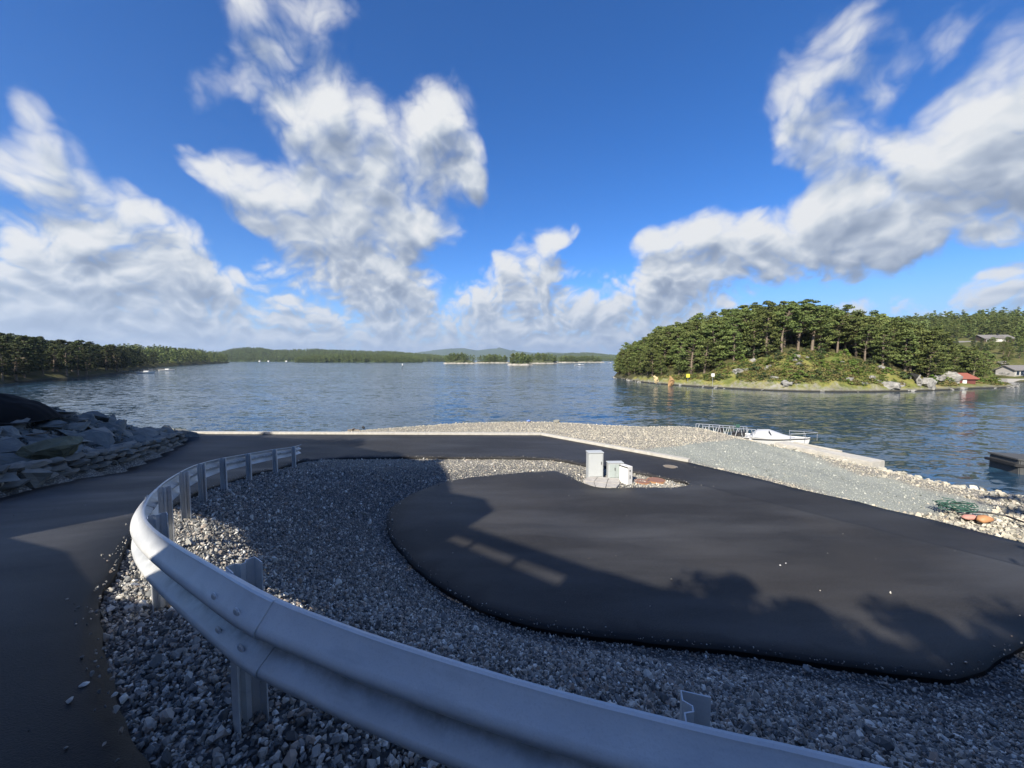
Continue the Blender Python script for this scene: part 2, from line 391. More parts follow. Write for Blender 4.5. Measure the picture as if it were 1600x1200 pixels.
def m_stone(t):
    r = t.orand(); p = t.obj(); n = t.noise(p, 2.4, 3, .6)
    c = stone_cols(t, r); c = t.mix(t.math('MULTIPLY', t.mr(n, .35, .7), .45), c, t.mix(.5, c, (.16, .17, .17)))
    return {'Base Color': c, 'Roughness': .85}
M_STONE = mat('crushed_stone', alb=.95, fn=m_stone)
def m_stone_warm(t):
    r = t.orand()
    return {'Base Color': t.ramp(r, [(0, (.24, .235, .20)), (.3, (.42, .405, .34)), (.6, (.52, .49, .405)), (.85, (.58, .51, .40)), (1, (.64, .60, .52))]), 'Roughness': .9}
M_STONEW = mat('shore_stone', fn=m_stone_warm)
def m_grits(t): return {'Base Color': t.ramp(t.orand(), [(0, (.17, .19, .175)), (.5, (.34, .365, .33)), (1, (.54, .55, .50))]), 'Roughness': .9}
M_GRITS = mat('path_grit', fn=m_grits)
def m_ground(t):
    p = t.pos(); vcol = t.vor(p, 24, 'F1', 'Color'); vd = t.vor(p, 24, 'F1', 'Distance')
    sx = t.new('ShaderNodeSeparateColor'); t.l.new(vcol, sx.inputs[0])
    dark = stone_cols(t, t.math('MULTIPLY', sx.outputs[0], .9)); dark = t.mix(t.mr(vd, .25, .55), dark, (.05, .055, .06))
    warm = t.ramp(sx.outputs[1], [(0, (.26, .25, .21)), (.5, (.46, .435, .37)), (1, (.64, .59, .49))]); warm = t.mix(t.mr(vd, .3, .6), warm, (.16, .15, .13))
    fn_ = t.noise(p, 60, 4, .7); fb = t.noise(t.mapping(p, (1, .4, 1), (0, 0, .9)), 1.1, 4, .6)
    grit = t.ramp(fn_, [(.3, (.20, .215, .19)), (.55, (.33, .35, .315)), (.75, (.50, .51, .465))]); grit = t.mix(t.math('MULTIPLY', t.mr(fb, .4, .65), .5), grit, (.16, .18, .175))
    c = t.mix(t.attr('warm'), dark, warm); c = t.mix(t.attr('grit'), c, grit)
    soil = t.ramp(t.noise(p, 3, 5, .6), [(.3, (.03, .035, .03)), (.7, (.09, .09, .08))]); c = t.mix(t.attr('soil'), c, soil)
    return {'Base Color': c, 'Roughness': .9, 'Normal': t.bump(t.math('SUBTRACT', 1, vd), .6, .02)}
M_GROUND = mat('ground', fn=m_ground)
def m_galv(t):
    p = t.obj(); sp = t.vor(t.mapping(p, (1, 1, 1)), 28, 'F1', 'Color'); s = t.new('ShaderNodeSeparateColor'); t.l.new(sp, s.inputs[0])
    n = t.noise(p, 3.0, 5, .6); st = t.noise(t.mapping(p, (1, 1, 7)), 4, 4, .6); fine = t.noise(p, 160, 2, .5)
    c = t.ramp(n, [(.3, (.56, .575, .58)), (.7, (.70, .715, .72))]); c = t.mix(t.math('MULTIPLY', t.mr(st, .55, .75), .35), c, (.26, .28, .30))
    c = t.mix(t.math('MULTIPLY', s.outputs[0], .16), c, (.50, .53, .55)); dn = t.noise(p, 7, 6, .7); dirt = t.math('MULTIPLY', t.attr('dirt'), t.mr(dn, .36, .60)); c = t.mix(dirt, c, (.16, .165, .16))
    blo = t.noise(p, 1.1, 4, .6); c = t.mix(t.math('MULTIPLY', t.mr(blo, .42, .62), .35), c, (.44, .47, .50)); c = t.mix(t.math('MULTIPLY', t.mr(fine, .55, .7), .15), c, (.25, .27, .28))
    return {'Base Color': c, 'Roughness': t.mr(n, .3, .7, .36, .52), 'Normal': t.bump(fine, .12, .002)}
M_GALV = mat('galvanised_steel', metal=.35, alb=1.0, fn=m_galv)
M_BOLT = mat('bolt_steel', (.30, .31, .32), .45, .8)
def m_conc(t):
    p = t.pos(); n = t.noise(p, 5, 6, .65); f = t.noise(p, 70, 2, .6)
    c = t.ramp(n, [(.3, (.46, .44, .39)), (.7, (.66, .63, .56))]); c = t.mix(t.math('MULTIPLY', f, .25), c, (.35, .34, .31))
    return {'Base Color': c, 'Roughness': .85, 'Normal': t.bump(f, .3, .004)}
M_CONC = mat('pale_concrete', fn=m_conc)
def m_kerb(t):
    p = t.pos(); n = t.noise(p, 6, 5, .6)
    return {'Base Color': t.ramp(n, [(.3, (.42, .405, .36)), (.7, (.58, .56, .51))]), 'Roughness': .8}
M_KERB = mat('kerb_concrete', fn=m_kerb)
def m_rock(t):
    r = t.orand(); p = t.obj(); n = t.noise(t.mapping(p, (1, 1, 3.2)), 2.2, 7, .62, .4); n2 = t.noise(p, 9, 4, .6)
    base = t.ramp(r, [(0, (.13, .145, .14)), (.35, (.19, .21, .20)), (.6, (.25, .26, .235)), (.8, (.29, .28, .24)), (1, (.37, .365, .33))])
    c = t.mix(t.mr(n, .35, .65), base, t.mix(.55, base, (.05, .06, .065))); c = t.mix(t.math('MULTIPLY', t.mr(n2, .58, .75), .4), c, (.32, .33, .29))
    return {'Base Color': c, 'Roughness': .85, 'Normal': t.bump(n, .7, .05)}
M_ROCK = mat('slate_rock', fn=m_rock)
def m_palerock(t):
    p = t.obj(); n = t.noise(p, 1.6, 7, .65, .6)
    c = t.ramp(n, [(.25, (.06, .06, .055)), (.42, (.22, .215, .195)), (.6, (.36, .35, .32)), (.8, (.50, .49, .46))])
    return {'Base Color': c, 'Roughness': .9, 'Normal': t.bump(n, .8, .12)}
M_PROCK = mat('shore_rock', fn=m_palerock)
def m_wall(t):
    p = t.obj(); n = t.noise(t.mapping(p, (1, 1, 4)), 3.5, 6, .6); r = t.attr('tint')
    c = t.ramp(r, [(0, (.17, .17, .15)), (.5, (.27, .255, .215)), (1, (.38, .34, .28))]); c = t.mix(t.mr(n, .35, .7), c, t.mix(.5, c, (.07, .08, .08)))
    return {'Base Color': c, 'Roughness': .9, 'Normal': t.bump(n, .8, .04)}
M_WALL = mat('dry_stone', fn=m_wall)
def m_crown(ca, cb, cc):
    def f(t):
        v = t.attr('tint'); r = t.orand()
        c = t.ramp(v, [(0, ca), (.55, cb), (1, cc)]); hs = t.new('ShaderNodeHueSaturation'); t.l.new(c, hs.inputs['Color'])
        t.l.new(t.mr(r, 0, 1, .485, .515), hs.inputs['Hue']); t.l.new(t.mr(r, 0, 1, .8, 1.22), hs.inputs['Value'])
        return {'Base Color': hs.outputs[0], 'Roughness': .75}
    return f
M_PINE = mat('pine_needles', spec=.25, fn=m_crown((.062, .086, .024), (.122, .154, .042), (.205, .235, .070)))
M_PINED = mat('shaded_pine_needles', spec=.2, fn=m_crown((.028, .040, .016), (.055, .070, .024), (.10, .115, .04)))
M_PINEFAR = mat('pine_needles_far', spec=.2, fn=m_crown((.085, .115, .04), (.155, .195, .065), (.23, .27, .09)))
M_LEAF = mat('broad_leaves', spec=.3, fn=m_crown((.07, .11, .02), (.13, .19, .035), (.24, .28, .05)))
M_DLEAF = mat('dark_leaves', spec=.3, fn=m_crown((.03, .05, .018), (.055, .085, .028), (.09, .12, .04)))
def m_bark(t):
    p = t.obj(); n = t.noise(t.mapping(p, (3, 3, .8)), 3, 4, .6)
    return {'Base Color': t.ramp(n, [(.3, (.10, .08, .06)), (.7, (.30, .235, .17))]), 'Roughness': .9}
M_BARK = mat('pine_bark', fn=m_bark)
def m_grass(t):
    p = t.pos(); nrm = t.new('ShaderNodeNewGeometry').outputs['Normal']; s = t.new('ShaderNodeSeparateXYZ'); t.l.new(nrm, s.inputs[0])
    n = t.noise(p, .28, 5, .65); n2 = t.noise(p, 1.3, 5, .65); z = t.new('ShaderNodeSeparateXYZ'); t.l.new(p, z.inputs[0])
    g = t.ramp(n, [(.3, (.09, .115, .03)), (.45, (.17, .19, .045)), (.58, (.26, .24, .07)), (.7, (.28, .235, .12))]); g = t.mix(t.mr(n2, .5, .7), g, (.09, .10, .035))
    rk = t.ramp(t.noise(p, .9, 7, .7), [(.25, (.055, .052, .045)), (.45, (.20, .19, .165)), (.62, (.31, .30, .27)), (.8, (.44, .42, .38))])
    steep = t.mr(t.math('ADD', s.outputs[2], t.math('MULTIPLY', t.math('SUBTRACT', n2, .5), .6)), .74, .56)
    low = t.mr(t.math('ADD', z.outputs[2], t.math('MULTIPLY', n2, -1.4)), WATER - .05, WATER - .55)
    k = t.math('MAXIMUM', steep, low); c = t.mix(k, g, rk)
    c = t.mix(t.mr(z.outputs[2], WATER + .35, WATER + .12), c, (.035, .034, .028))
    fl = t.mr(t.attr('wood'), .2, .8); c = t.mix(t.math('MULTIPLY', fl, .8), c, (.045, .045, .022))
    return {'Base Color': c, 'Roughness': .95, 'Normal': t.bump(n2, .9, .25)}
M_GRASS = mat('heath_ground', spec=.2, fn=m_grass)
def m_hill(t):
    p = t.pos(); n = t.noise(p, .03, 6, .65)
    return {'Base Color': t.ramp(n, [(.3, (.05, .075, .028)), (.7, (.10, .13, .05))]), 'Roughness': 1.0}
M_HILL = mat('forest_floor', spec=.1, fn=m_hill)
def m_water(t):
    p = t.pos()
    def nz(sc, mp, det): 
        return t.vmath('SUBTRACT', t.noise(t.mapping(p, mp), sc, det, .55, .3, col=True), (.5, .5, .5))
    big = t.noise(t.mapping(p, (.5, 1, 1), (0, 0, .5)), .035, 5, .6); s = t.new('ShaderNodeSeparateXYZ'); t.l.new(p, s.inputs[0])
    ln = t.new('ShaderNodeVectorMath', operation='LENGTH'); t.l.new(t.vmath('MULTIPLY', t.vmath('SUBTRACT', p, (72, 74, WATER)), (.8, 1.0, 0)), ln.inputs[0])
    lee = t.mr(ln.outputs['Value'], 18, 60, .18, 1.0, True)
    a = t.vmath('SCALE', nz(1.3, (.6, 1.35, 1), 2), sc=.66); b = t.vmath('SCALE', nz(4.6, (.75, 1.3, 1), 3), sc=.42); c3 = t.vmath('SCALE', nz(.33, (.7, 1.3, 1), 1), sc=.20)
    w = t.vmath('ADD', t.vmath('ADD', a, b), c3)
    k = t.math('MULTIPLY', t.mr(big, .40, .60, .55, 1.2), lee)
    w = t.vmath('MULTIPLY', t.vmath('SCALE', w, sc=k), (WAVE, WAVE, 0))
    nn = t.vmath('NORMALIZE', t.vmath('ADD', w, (0, 0, 1)))
    return {'Base Color': t.mix(t.mr(big, .4, .6), (.020, .052, .092), (.025, .062, .105)), 'Roughness': .09, 'Normal': nn, 'IOR': 1.333}
WAVE = 1.0
M_WATER = mat('sea_water', rough=.06, alb=.8, fn=m_water)
def plain(name, c, rough=.5, var=.15, metal=0.0, scale=6):
    def f(t):
        n = t.noise(t.obj(), scale, 5, .6)
        return {'Base Color': t.mix(n, tuple(v * (1 - var) for v in c), tuple(min(1, v * (1 + var)) for v in c))}
    return mat(name, c, rough, metal, fn=f)
M_CABG = plain('grey_cabinet_paint', (.50, .53, .54), .45, .06); M_CABD = plain('green_grey_door_paint', (.40, .46, .45), .5, .08)
M_WHITE = plain('white_paint', (.80, .80, .78), .45, .05); M_DARK = plain('dark_rubber', (.02, .02, .022), .6)
M_RUST = plain('rust_red_cover', (.26, .135, .10), .8, .2); M_ORANGE = plain('orange_plastic', (.50, .25, .11), .6, .1)
M_IRON = plain('cast_iron', (.24, .20, .15), .7, .3, scale=20); M_BLUEP = plain('blue_plastic', (.16, .28, .75), .4, .1)
M_NET = plain('green_net', (.03, .10, .075), .8, .3); M_HULL = plain('white_hull', (.82, .82, .78), .25, .04)
M_ALU = plain('aluminium', (.72, .74, .75), .35, .05, .7); M_GLASS = mat('dark_glass', (.02, .025, .03), .08)
M_CANVAS = plain('grey_canvas', (.46, .48, .52), .8, .15); M_PEAT = plain('peat', (.006, .0055, .005), 1.0, .5, scale=3)
M_WOOD = plain('weathered_wood', (.22, .18, .14), .8, .25); M_REDW = plain('red_boards', (.16, .045, .035), .8, .2)
M_REDR = plain('red_roof', (.33, .11, .075), .7, .15); M_GREYR = plain('grey_roof', (.20, .19, .185), .8, .15)
M_HWALL = plain('white_boards', (.74, .73, .69), .6, .05); M_DOCK = plain('dark_concrete', (.075, .078, .08), .8, .35)
M_YEL = plain('yellow_paint', (.72, .66, .08), .5, .05); M_OROCK = plain('ochre_rock', (.42, .26, .12), .9, .3, scale=2); M_CROCK = plain('cream_rock', (.66, .52, .28), .9, .2, scale=2)
M_STUC = plain('house_render', (.42, .40, .37), .8, .15)

# ------------------------------------------------------------------ layout of the near ground
POSTS = [(.52, 1.01, -1.63), (-1.19, 1.65, -1.63), (-2.71, 2.87, -1.91), (-3.89, 4.23, -2.15), (-4.96, 5.73, -2.42), (-5.78, 7.06, -2.66),
         (-6.66, 8.75, -2.99), (-7.18, 10.35, -3.28), (-7.42, 11.9, -3.52), (-7.68, 13.38, -3.78)]
RAILC = [(16, -8.5, -.9), (9, -4.2, -1.2), (4.4, -1.2, -1.45), (2.3, .12, -1.56)] + POSTS + [(-7.86, 14.25, -3.88), (-8.05, 15.6, -3.97), (-8.1, 18, -4.0)]
RC = smooth_poly(RAILC, .35)
GN = [G(x, y, LOW) for x, y in [(1075,757),(1045,750),(1015,744),(985,738),(955,733),(920,729.5),(905,727),(880,721.5),(850,718.5),(800,717.5),(760,717),(700,716.5),(650,716),(600,716),(540,717.5)]] + [(-7.6, 15.0), (-8.0, 14.6)]
GW = [(-8.02, 13.4), (-7.75, 11.9), (-7.5, 10.3), (-7.0, 8.65), (-6.15, 6.95), (-5.35, 5.55), (-4.48, 4.35), (-3.9, 3.7), (-3.42, 3.1), (-2.6, 2.35), (-1.55, 1.5), (-.3, .72), (1.1, .12), (2.6, -.55), (5, -2.0), (9.6, -5.0), (16.5, -9.5)]
GS = [G(x, y, LOW + .07) for x, y in [(1600,1003),(1570,1024),(1530,1046),(1500,1055),(1470,1058),(1400,1050),(1300,1036),(1200,1022),(1100,1010),(960,995),(880,985),(800,968),(740,945),(680,910),(640,875),(612,840),(604,815),(607,799),(620,785),(645,770),(680,757),(720,747),(780,740),(840,736),(868,735),(884,741),(905,751),(930,758),(960,761),(1000,761.5),(1040,760.5),(1073,757.5)]]
GS = [(19, -3.5), (13.2, 2.6), (10.6, 5.4), (9.0, 5.85)] + GS
GZONE = GN + GW + GS                                     # outline of the gravel between the two asphalt levels
GSX = smooth_poly(GS[:-1], .3)
KERB = [G(293, 680, LOW), G(845, 682, LOW), G(1075, 725, LOW)]
WALLP = [(-7.5, -6), (-8.6, -1.5), (-10.2, 4), (-11.56, 8.54), (-12.8, 11.68), (-14.2, 15.0), (-15.63, 18.38)]
ROAD_OUT = [(-6.6, -9)] + WALLP + [(-16.9, 20.12)] + [KERB[0], KERB[1], KERB[2]] + [G(1300, 779, LOW), (11.06, 8.1), (19, -1.5), (26, -9), (17, -10.2)]
SHORE = [(-400, -60), (-60, 4), (-40, 10), (-27, 15.5), (-21.5, 18.6), (-18.2, 20.55), (-14, 20.85), (-9.6, 21.2), (-8.2, 21.9), (-4, 23.95), (-1, 24.6), (2.04, 24.75), (5, 23.7), (7.63, 22.9), (10.2, 23.0), (11.1, 22.4), (11.7, 20), (12.2, 17.7),
         (13.1, 15.9), (13.6, 13.9), (13.9, 12.6), (14.6, 11.4), (15.8, 9.9), (18, 7.0), (26, -1), (60, -26), (400, -120), (400, -400), (-400, -400)]
def height(P, shore=True):
    P = np.asarray(P, float); H = np.full(len(P), LOW)
    dr, par, side = dist_poly(P, RC[:, :2]); zr = np.interp(par, np.arange(len(RC)), RC[:, 2])
    ingz = inside(P, GZONE); outer = side > 0
    # gravel slope
    dl, _, _ = dist_poly(P, GS); dn, _, _ = dist_poly(P, GN); d2 = np.minimum(dl, dn)
    q = np.maximum(dr - .35, 0); f = q / (q + d2 + 1e-6); f = np.clip(f * 1.06, 0, 1)
    Hg = zr + (LOW - zr) * f; Hg = np.where(f < 1, Hg + .10 * np.sin(f * math.pi) , Hg) + vnoise(P, .8, 3, 3) * .06 * np.clip(np.minimum(dr, d2) * 1.2, 0, 1)
    H = np.where(ingz & ~outer, Hg, H); H = np.where(outer, zr, H)
    # beyond the stone wall
    dw, pw, sw = dist_poly(P, WALLP); bw = (sw > 0) & (dw > .14)
    zc = np.interp(P[:, 1], [-2, 4, 8.5, 12, 15.2, 16.2, 17.6, 19.0, 20], [-1.4, -1.8, -2.05, -2.0, -1.75, -2.15, -2.75, -3.6, -3.95])
    zb = np.interp(P[:, 1], [-6, -2, 4, 8.5, 11.7, 15, 18.4, 20.3], [-1.5, -1.6, -2.2, -3.0, -3.42, -3.78, -3.98, -4])
    t = np.clip((dw - .25) / 3.9, 0, 1); H = np.where(bw & outer, zb + (zc + .02 - zb) * (.15 + .85 * t) , H)
    # the bank behind the viewer
    s = -(.5 * P[:, 0] + .866 * P[:, 1]); H = H + np.maximum(0, s - 3.5) * .38 * (s < 40) + (s >= 40) * 13.9
    inl = inside(P, SHORE); ds, _, _ = dist_poly(P, SHORE, True)
    if shore:
        H = np.where(inl, H, np.maximum(LOW - .05 - ds * 1.0, -9.0)); H = np.where(inl & (s > 2), H, H)
    # pebble berm along the water
    ky = dist_poly(P, KERB)[0]
    H = np.where(inl & ~ingz & (P[:, 1] > 8) & (ky > .3), H + .10 * np.exp(-((ds - .7) / .5) ** 2) + vnoise(P, .9, 5, 3) * .05 * np.clip(ds, 0, 1) * np.clip(ky - .3, 0, 1), H)
    return H
def axis(vals):
    out = []
    for a, b, st in vals: out += list(np.arange(a, b, st))
    return np.array(out + [vals[-1][1]])
def build_ground():
    xs = axis([(-400, -60, 20), (-60, -26, 2), (-26, -12, .5), (-12, 16, .2), (16, 30, .7), (30, 60, 3), (60, 400, 20)])
    ys = axis([(-400, -60, 20), (-60, -14, 2.5), (-14, -3, .6), (-3, 27.4, .2), (27.4, 34, 1.2)])
    X, Y = np.meshgrid(xs, ys); P = np.c_[X.ravel(), Y.ravel()]; H = height(P) - .03
    nx, ny = len(xs), len(ys); i = np.arange(ny - 1)[:, None] * nx + np.arange(nx - 1)[None]; i = i.ravel()
    F = np.c_[i, i + 1, i + nx + 1, i + nx]
    # what covers the ground
    ingz = inside(P, GZONE); inl = inside(P, SHORE); dr, par, side = dist_poly(P, RC[:, :2])
    grit = np.zeros(len(P)); warm = np.zeros(len(P))
    GR = [G(x, y, LOW) for x, y in [(990,713),(1010,700),(1060,697),(1105,690),(1150,688),(1235,700),(1262,712),(1345,742),(1400,752),(1500,775),(1560,790),(1540,812),(1480,800),(1420,803),(1340,785),(1200,745),(1075,722)]]
    dg = dist_poly(P, GR, True)[0]; dg = np.where(inside(P, GR), dg, -dg) + vnoise(P, .9, 8, 4) * .5; grit = np.clip(dg / .5 + .5, 0, 1)
    warm = np.where(P[:, 1] > 7, 1.0, 0) * (1 - ingz * 0); warm = np.where(ingz & (P[:, 0] < 4), np.clip((P[:, 1] - 13.2) / 1.2, 0, 1) * .6, warm)
    soil = np.where((side > 0) & inside(P, [(-400, 60)] + WALLP[::-1] + [(-7, -400), (-400, -400)]), .55, 0); soil = np.maximum(soil, np.clip((-P[:, 1] - 3) / 3, 0, 1))
    o = mesh_np('ground', np.c_[P, H], F, M_GROUND, smooth=True, attrs={'grit': ('POINT', grit), 'warm': ('POINT', warm), 'soil': ('POINT', soil)})
    tag(o, kind='structure')
    # road
    def inroad(Q): return inside(Q, ROAD_OUT) & ~inside(Q, GZONE)
    outl = [np.array(p) for p in ROAD_OUT]; ol = []
    for a, b in zip(outl, outl[1:] + outl[:1]):
        n = max(1, int(np.linalg.norm(b - a) / .5)); ol += [a + (b - a) * k / n for k in range(n)]
    gz = smooth_poly(GZONE, .12, True); gz = list(gz + np.c_[vnoise(gz, 2.2, 91, 3), vnoise(gz, 2.2, 92, 3)] * .035)
    gx = np.arange(-17, 27, .45); gy = np.arange(-11, 21, .45); XX, YY = np.meshgrid(gx, gy); Q = np.c_[XX.ravel(), YY.ravel()]
    gza = np.array(gz); Q = Q[inside(Q, ROAD_OUT) & ~inside(Q, gza)]
    keep = np.minimum(dist_poly(Q, gz, True)[0], dist_poly(Q, ol, True)[0]) > .22; Q = Q[keep]
    strip, _, _ = dist_poly(Q, gz, True)
    allp = ol + gz; n1 = len(ol); n2 = len(gz)
    # an inner ring 12 cm from the gravel, for the tar edge and painted shade
    ring = []
    for k in range(n2):
        a, b = gz[k - 1], gz[(k + 1) % n2]; d = b - a; d /= np.linalg.norm(d) + 1e-9; nrm = np.array([-d[1], d[0]]); q = gz[k] + nrm * .10
        if inside(np.array([q]), gza)[0]: nrm = -nrm; q = gz[k] + nrm * .10
        ring.append(q)
        if gz[k][1] < 6 and k % 3 == 0: ring.append(gz[k] + nrm * .30)
    ring = [q for q in ring if inside(np.array([q]), ROAD_OUT)[0] and not inside(np.array([q]), gza)[0] and dist_poly(np.array([q]), gz, True)[0][0] > .07]
    edges = [(k, (k + 1) % n1) for k in range(n1)] + [(n1 + k, n1 + (k + 1) % n2) for k in range(n2)]
    pts = allp + ring + list(Q)
    r = geometry.delaunay_2d_cdt([Vector(p) for p in pts], edges, [], 0, 1e-5)
    V2 = np.array([v[:] for v in r[0]]); T = np.array([f[:] for f in r[2]]); cen = V2[T].mean(1)
    T = T[inside(cen, ol) & ~inside(cen, gza)]
    used, T = np.unique(T, return_inverse=True); T = T.reshape(-1, 3); V2 = V2[used]
    a = V2[T[:, 1]] - V2[T[:, 0]]; b = V2[T[:, 2]] - V2[T[:, 0]]; flip = (a[:, 0] * b[:, 1] - a[:, 1] * b[:, 0]) < 0; T[flip] = T[flip][:, ::-1]
    dgz = dist_poly(V2, gz, True)[0]; H = height(V2, False)
    dr, par, side = dist_poly(V2, RC[:, :2]); 
    z = H + .07 - .03 * (dgz < .03)
    E = {}
    for tri in T:
        for k in range(3): e = (tri[k], tri[(k + 1) % 3]); E[e] = 1
    bd = [e for e in E if (e[1], e[0]) not in E]
    V = np.c_[V2, z]; nv = len(V); V = np.vstack([V, np.c_[V2, z - .16]])
    F = [tuple(t_) for t_ in T] + [(e[1], e[0], e[0] + nv, e[1] + nv) for e in bd]
    upr = (V2[:, 1] < 6) & (side > 0); ed = np.clip(1.25 - (dgz - .02) / np.where(upr, .55, .16), 0, 1) * np.where(dgz < np.where(upr, .75, .2), 1, 0) * np.clip((12.5 - V2[:, 1]) / 2, 0, 1) ; ed = np.r_[ed, np.ones(nv)]  # tar-black edge, widened on the near upper road to paint in shade
    o = mesh_np('road', V, F, M_ASPH, attrs={'edge': ('POINT', ed)}); tag(o, kind='structure')
    me = o.data; sm = np.zeros(len(me.polygons), bool); sm[:len(T)] = True; me.polygons.foreach_set('use_smooth', sm)
build_ground()
w = MB(); w.box((-9000, -9000, -.5), (9000, 9000, 0)); 
wo = mesh_np('water', [(-14000,-300,WATER),(14000,-300,WATER),(14000,14000,WATER),(-14000,14000,WATER)], [(0,1,2,3)], M_WATER); tag(wo, kind='structure')
bed = mesh_np('seabed', [(-14000,-300,-9.2),(14000,-300,-9.2),(14000,14000,-9.2),(-14000,14000,-9.2)], [(0,1,2,3)], M_HILL); tag(bed, kind='structure')
# kerb
kp = [np.array(p) for p in KERB]; mb = MB()
def strip_pts(line, w):
    L = [np.array(p, float) for p in line]; out = []
    for i, p in enumerate(L):
        d = L[min(i + 1, len(L) - 1)] - L[max(i - 1, 0)]; d /= np.linalg.norm(d); out.append(p + np.array([-d[1], d[0]]) * w)
    return out
far = strip_pts(KERB, .26)
mb.prism([tuple(KERB[0]), tuple(KERB[1]), tuple(far[1]), tuple(far[0])], LOW - .2, LOW + .17)
mb.prism([tuple(KERB[1]), tuple(KERB[2]), tuple(far[2]), tuple(far[1])], LOW - .2, LOW + .171)
k = mb.build('kerb', M_KERB, bevel=.012); tag(k, kind='structure')

# ------------------------------------------------------------------ gravel you can see stone by stone
def stones(n, m, flat=(1, .8, .6), seed=1, k=10):
    rng = np.random.default_rng(seed); out = []
    for i in range(n):
        V, F = hull_rock(rng, k, (flat[0], flat[1] * rng.uniform(.8, 1.15), flat[2] * rng.uniform(.8, 1.3))); out.append(mesh_np('stone', V, F, m, linkit=False))
    return out
def fill(region, n, keep, seed):
    rng = np.random.default_rng(seed); x0, y0, x1, y1 = region
    P = np.c_[rng.uniform(x0, x1, n), rng.uniform(y0, y1, n)]; return P[keep(P, rng)]
CAMD = lambda P: np.hypot(P[:, 0], P[:, 1])
def kg(P, rng):
    d = CAMD(P); front = np.abs(P[:, 0]) < P[:, 1] * 1.45 + 1.0
    return inside(P, GZONE) & front & (rng.uniform(size=len(P)) < np.clip(4.2 / np.maximum(d, .1), .12, 1) ** 1.25)
P = fill((-8.2, .3, 11, 15.6), 480000, kg, 5); P = P[(P[:, 1] < 12.6) | (RNG.uniform(size=len(P)) < .25)]; d = CAMD(P)
P = np.vstack([P, fill((-5.5, .3, 6.5, 4.6), 70000, lambda Q, r: inside(Q, GZONE) & (CAMD(Q) < 4.8), 15)]); d = CAMD(P)
sz = RNG.lognormal(math.log(.0295), .42, len(P)) * (1 + np.clip(d - 6, 0, 8) * .055)
scatter('gravel', np.c_[P, height(P) - .03 + sz * .22 + RNG.uniform(-.008, .016, len(P))], sz, stones(12, M_STONE, seed=3, k=13), seed=1, label='loose grey crushed stone between the two asphalt levels')
def sp(P, rng):
    dg = dist_poly(P, GZONE, True)[0]
    return inside(P, ROAD_OUT) & ~inside(P, GZONE) & (rng.uniform(size=len(P)) < np.exp(-dg / .055) * .9 + .0012) & (np.abs(P[:, 0]) < P[:, 1] * 1.45 + 1)
P = fill((-9, .2, 12, 15.8), 120000, sp, 17); sz = RNG.lognormal(math.log(.022), .35, len(P))
scatter('spilled_gravel', np.c_[P, height(P, False) + .07 + sz * .2], sz, stones(6, M_STONE, seed=23, k=13), seed=12, label='stray crushed stones spilled over the asphalt edges')
GRITP = [G(x, y, LOW) for x, y in [(990,713),(1010,700),(1060,697),(1105,690),(1150,688),(1235,700),(1262,712),(1345,742),(1400,752),(1500,775),(1560,790),(1540,812),(1480,800),(1420,803),(1340,785),(1200,745),(1075,722)]]
def ks(P, rng):
    g = inside(P, GRITP); dk = dist_poly(P, KERB)[0]
    return inside(P, SHORE) & (~inside(P, ROAD_OUT) | (inside(P, GZONE) & (P[:, 1] > 11.9))) & (P[:, 1] > 6) & (P[:, 0] > -14) & (dk > .3) & (~g | (rng.uniform(size=len(P)) < .03))
P = fill((-14, 6, 20, 26), 110000, ks, 6)
Pg = fill((4, 7, 17, 20), 60000, lambda Q, r: inside(Q, GRITP), 16); sg = RNG.lognormal(math.log(.022), .5, len(Pg))
scatter('grit', np.c_[Pg, height(Pg) - .028 + sg * .1], sg, stones(6, M_GRITS, seed=43), seed=13, label='fine grey green grit on the path by the quay')
low = (P[:, 0] > 8.5) & (P[:, 1] < 11)
sz = RNG.lognormal(math.log(.055), .35, len(P)) * np.where(low, 1.9, 1); sz = np.where(inside(P, GRITP), sz * .6, sz)
sz = np.where(inside(P, GZONE), sz * .72, sz)
scatter('shore_gravel', np.c_[P, height(P) - .03 + sz * .15], sz, stones(8, M_STONEW, (1, .8, .5), 4), seed=2, label='pale beach gravel between the kerb and the sea')

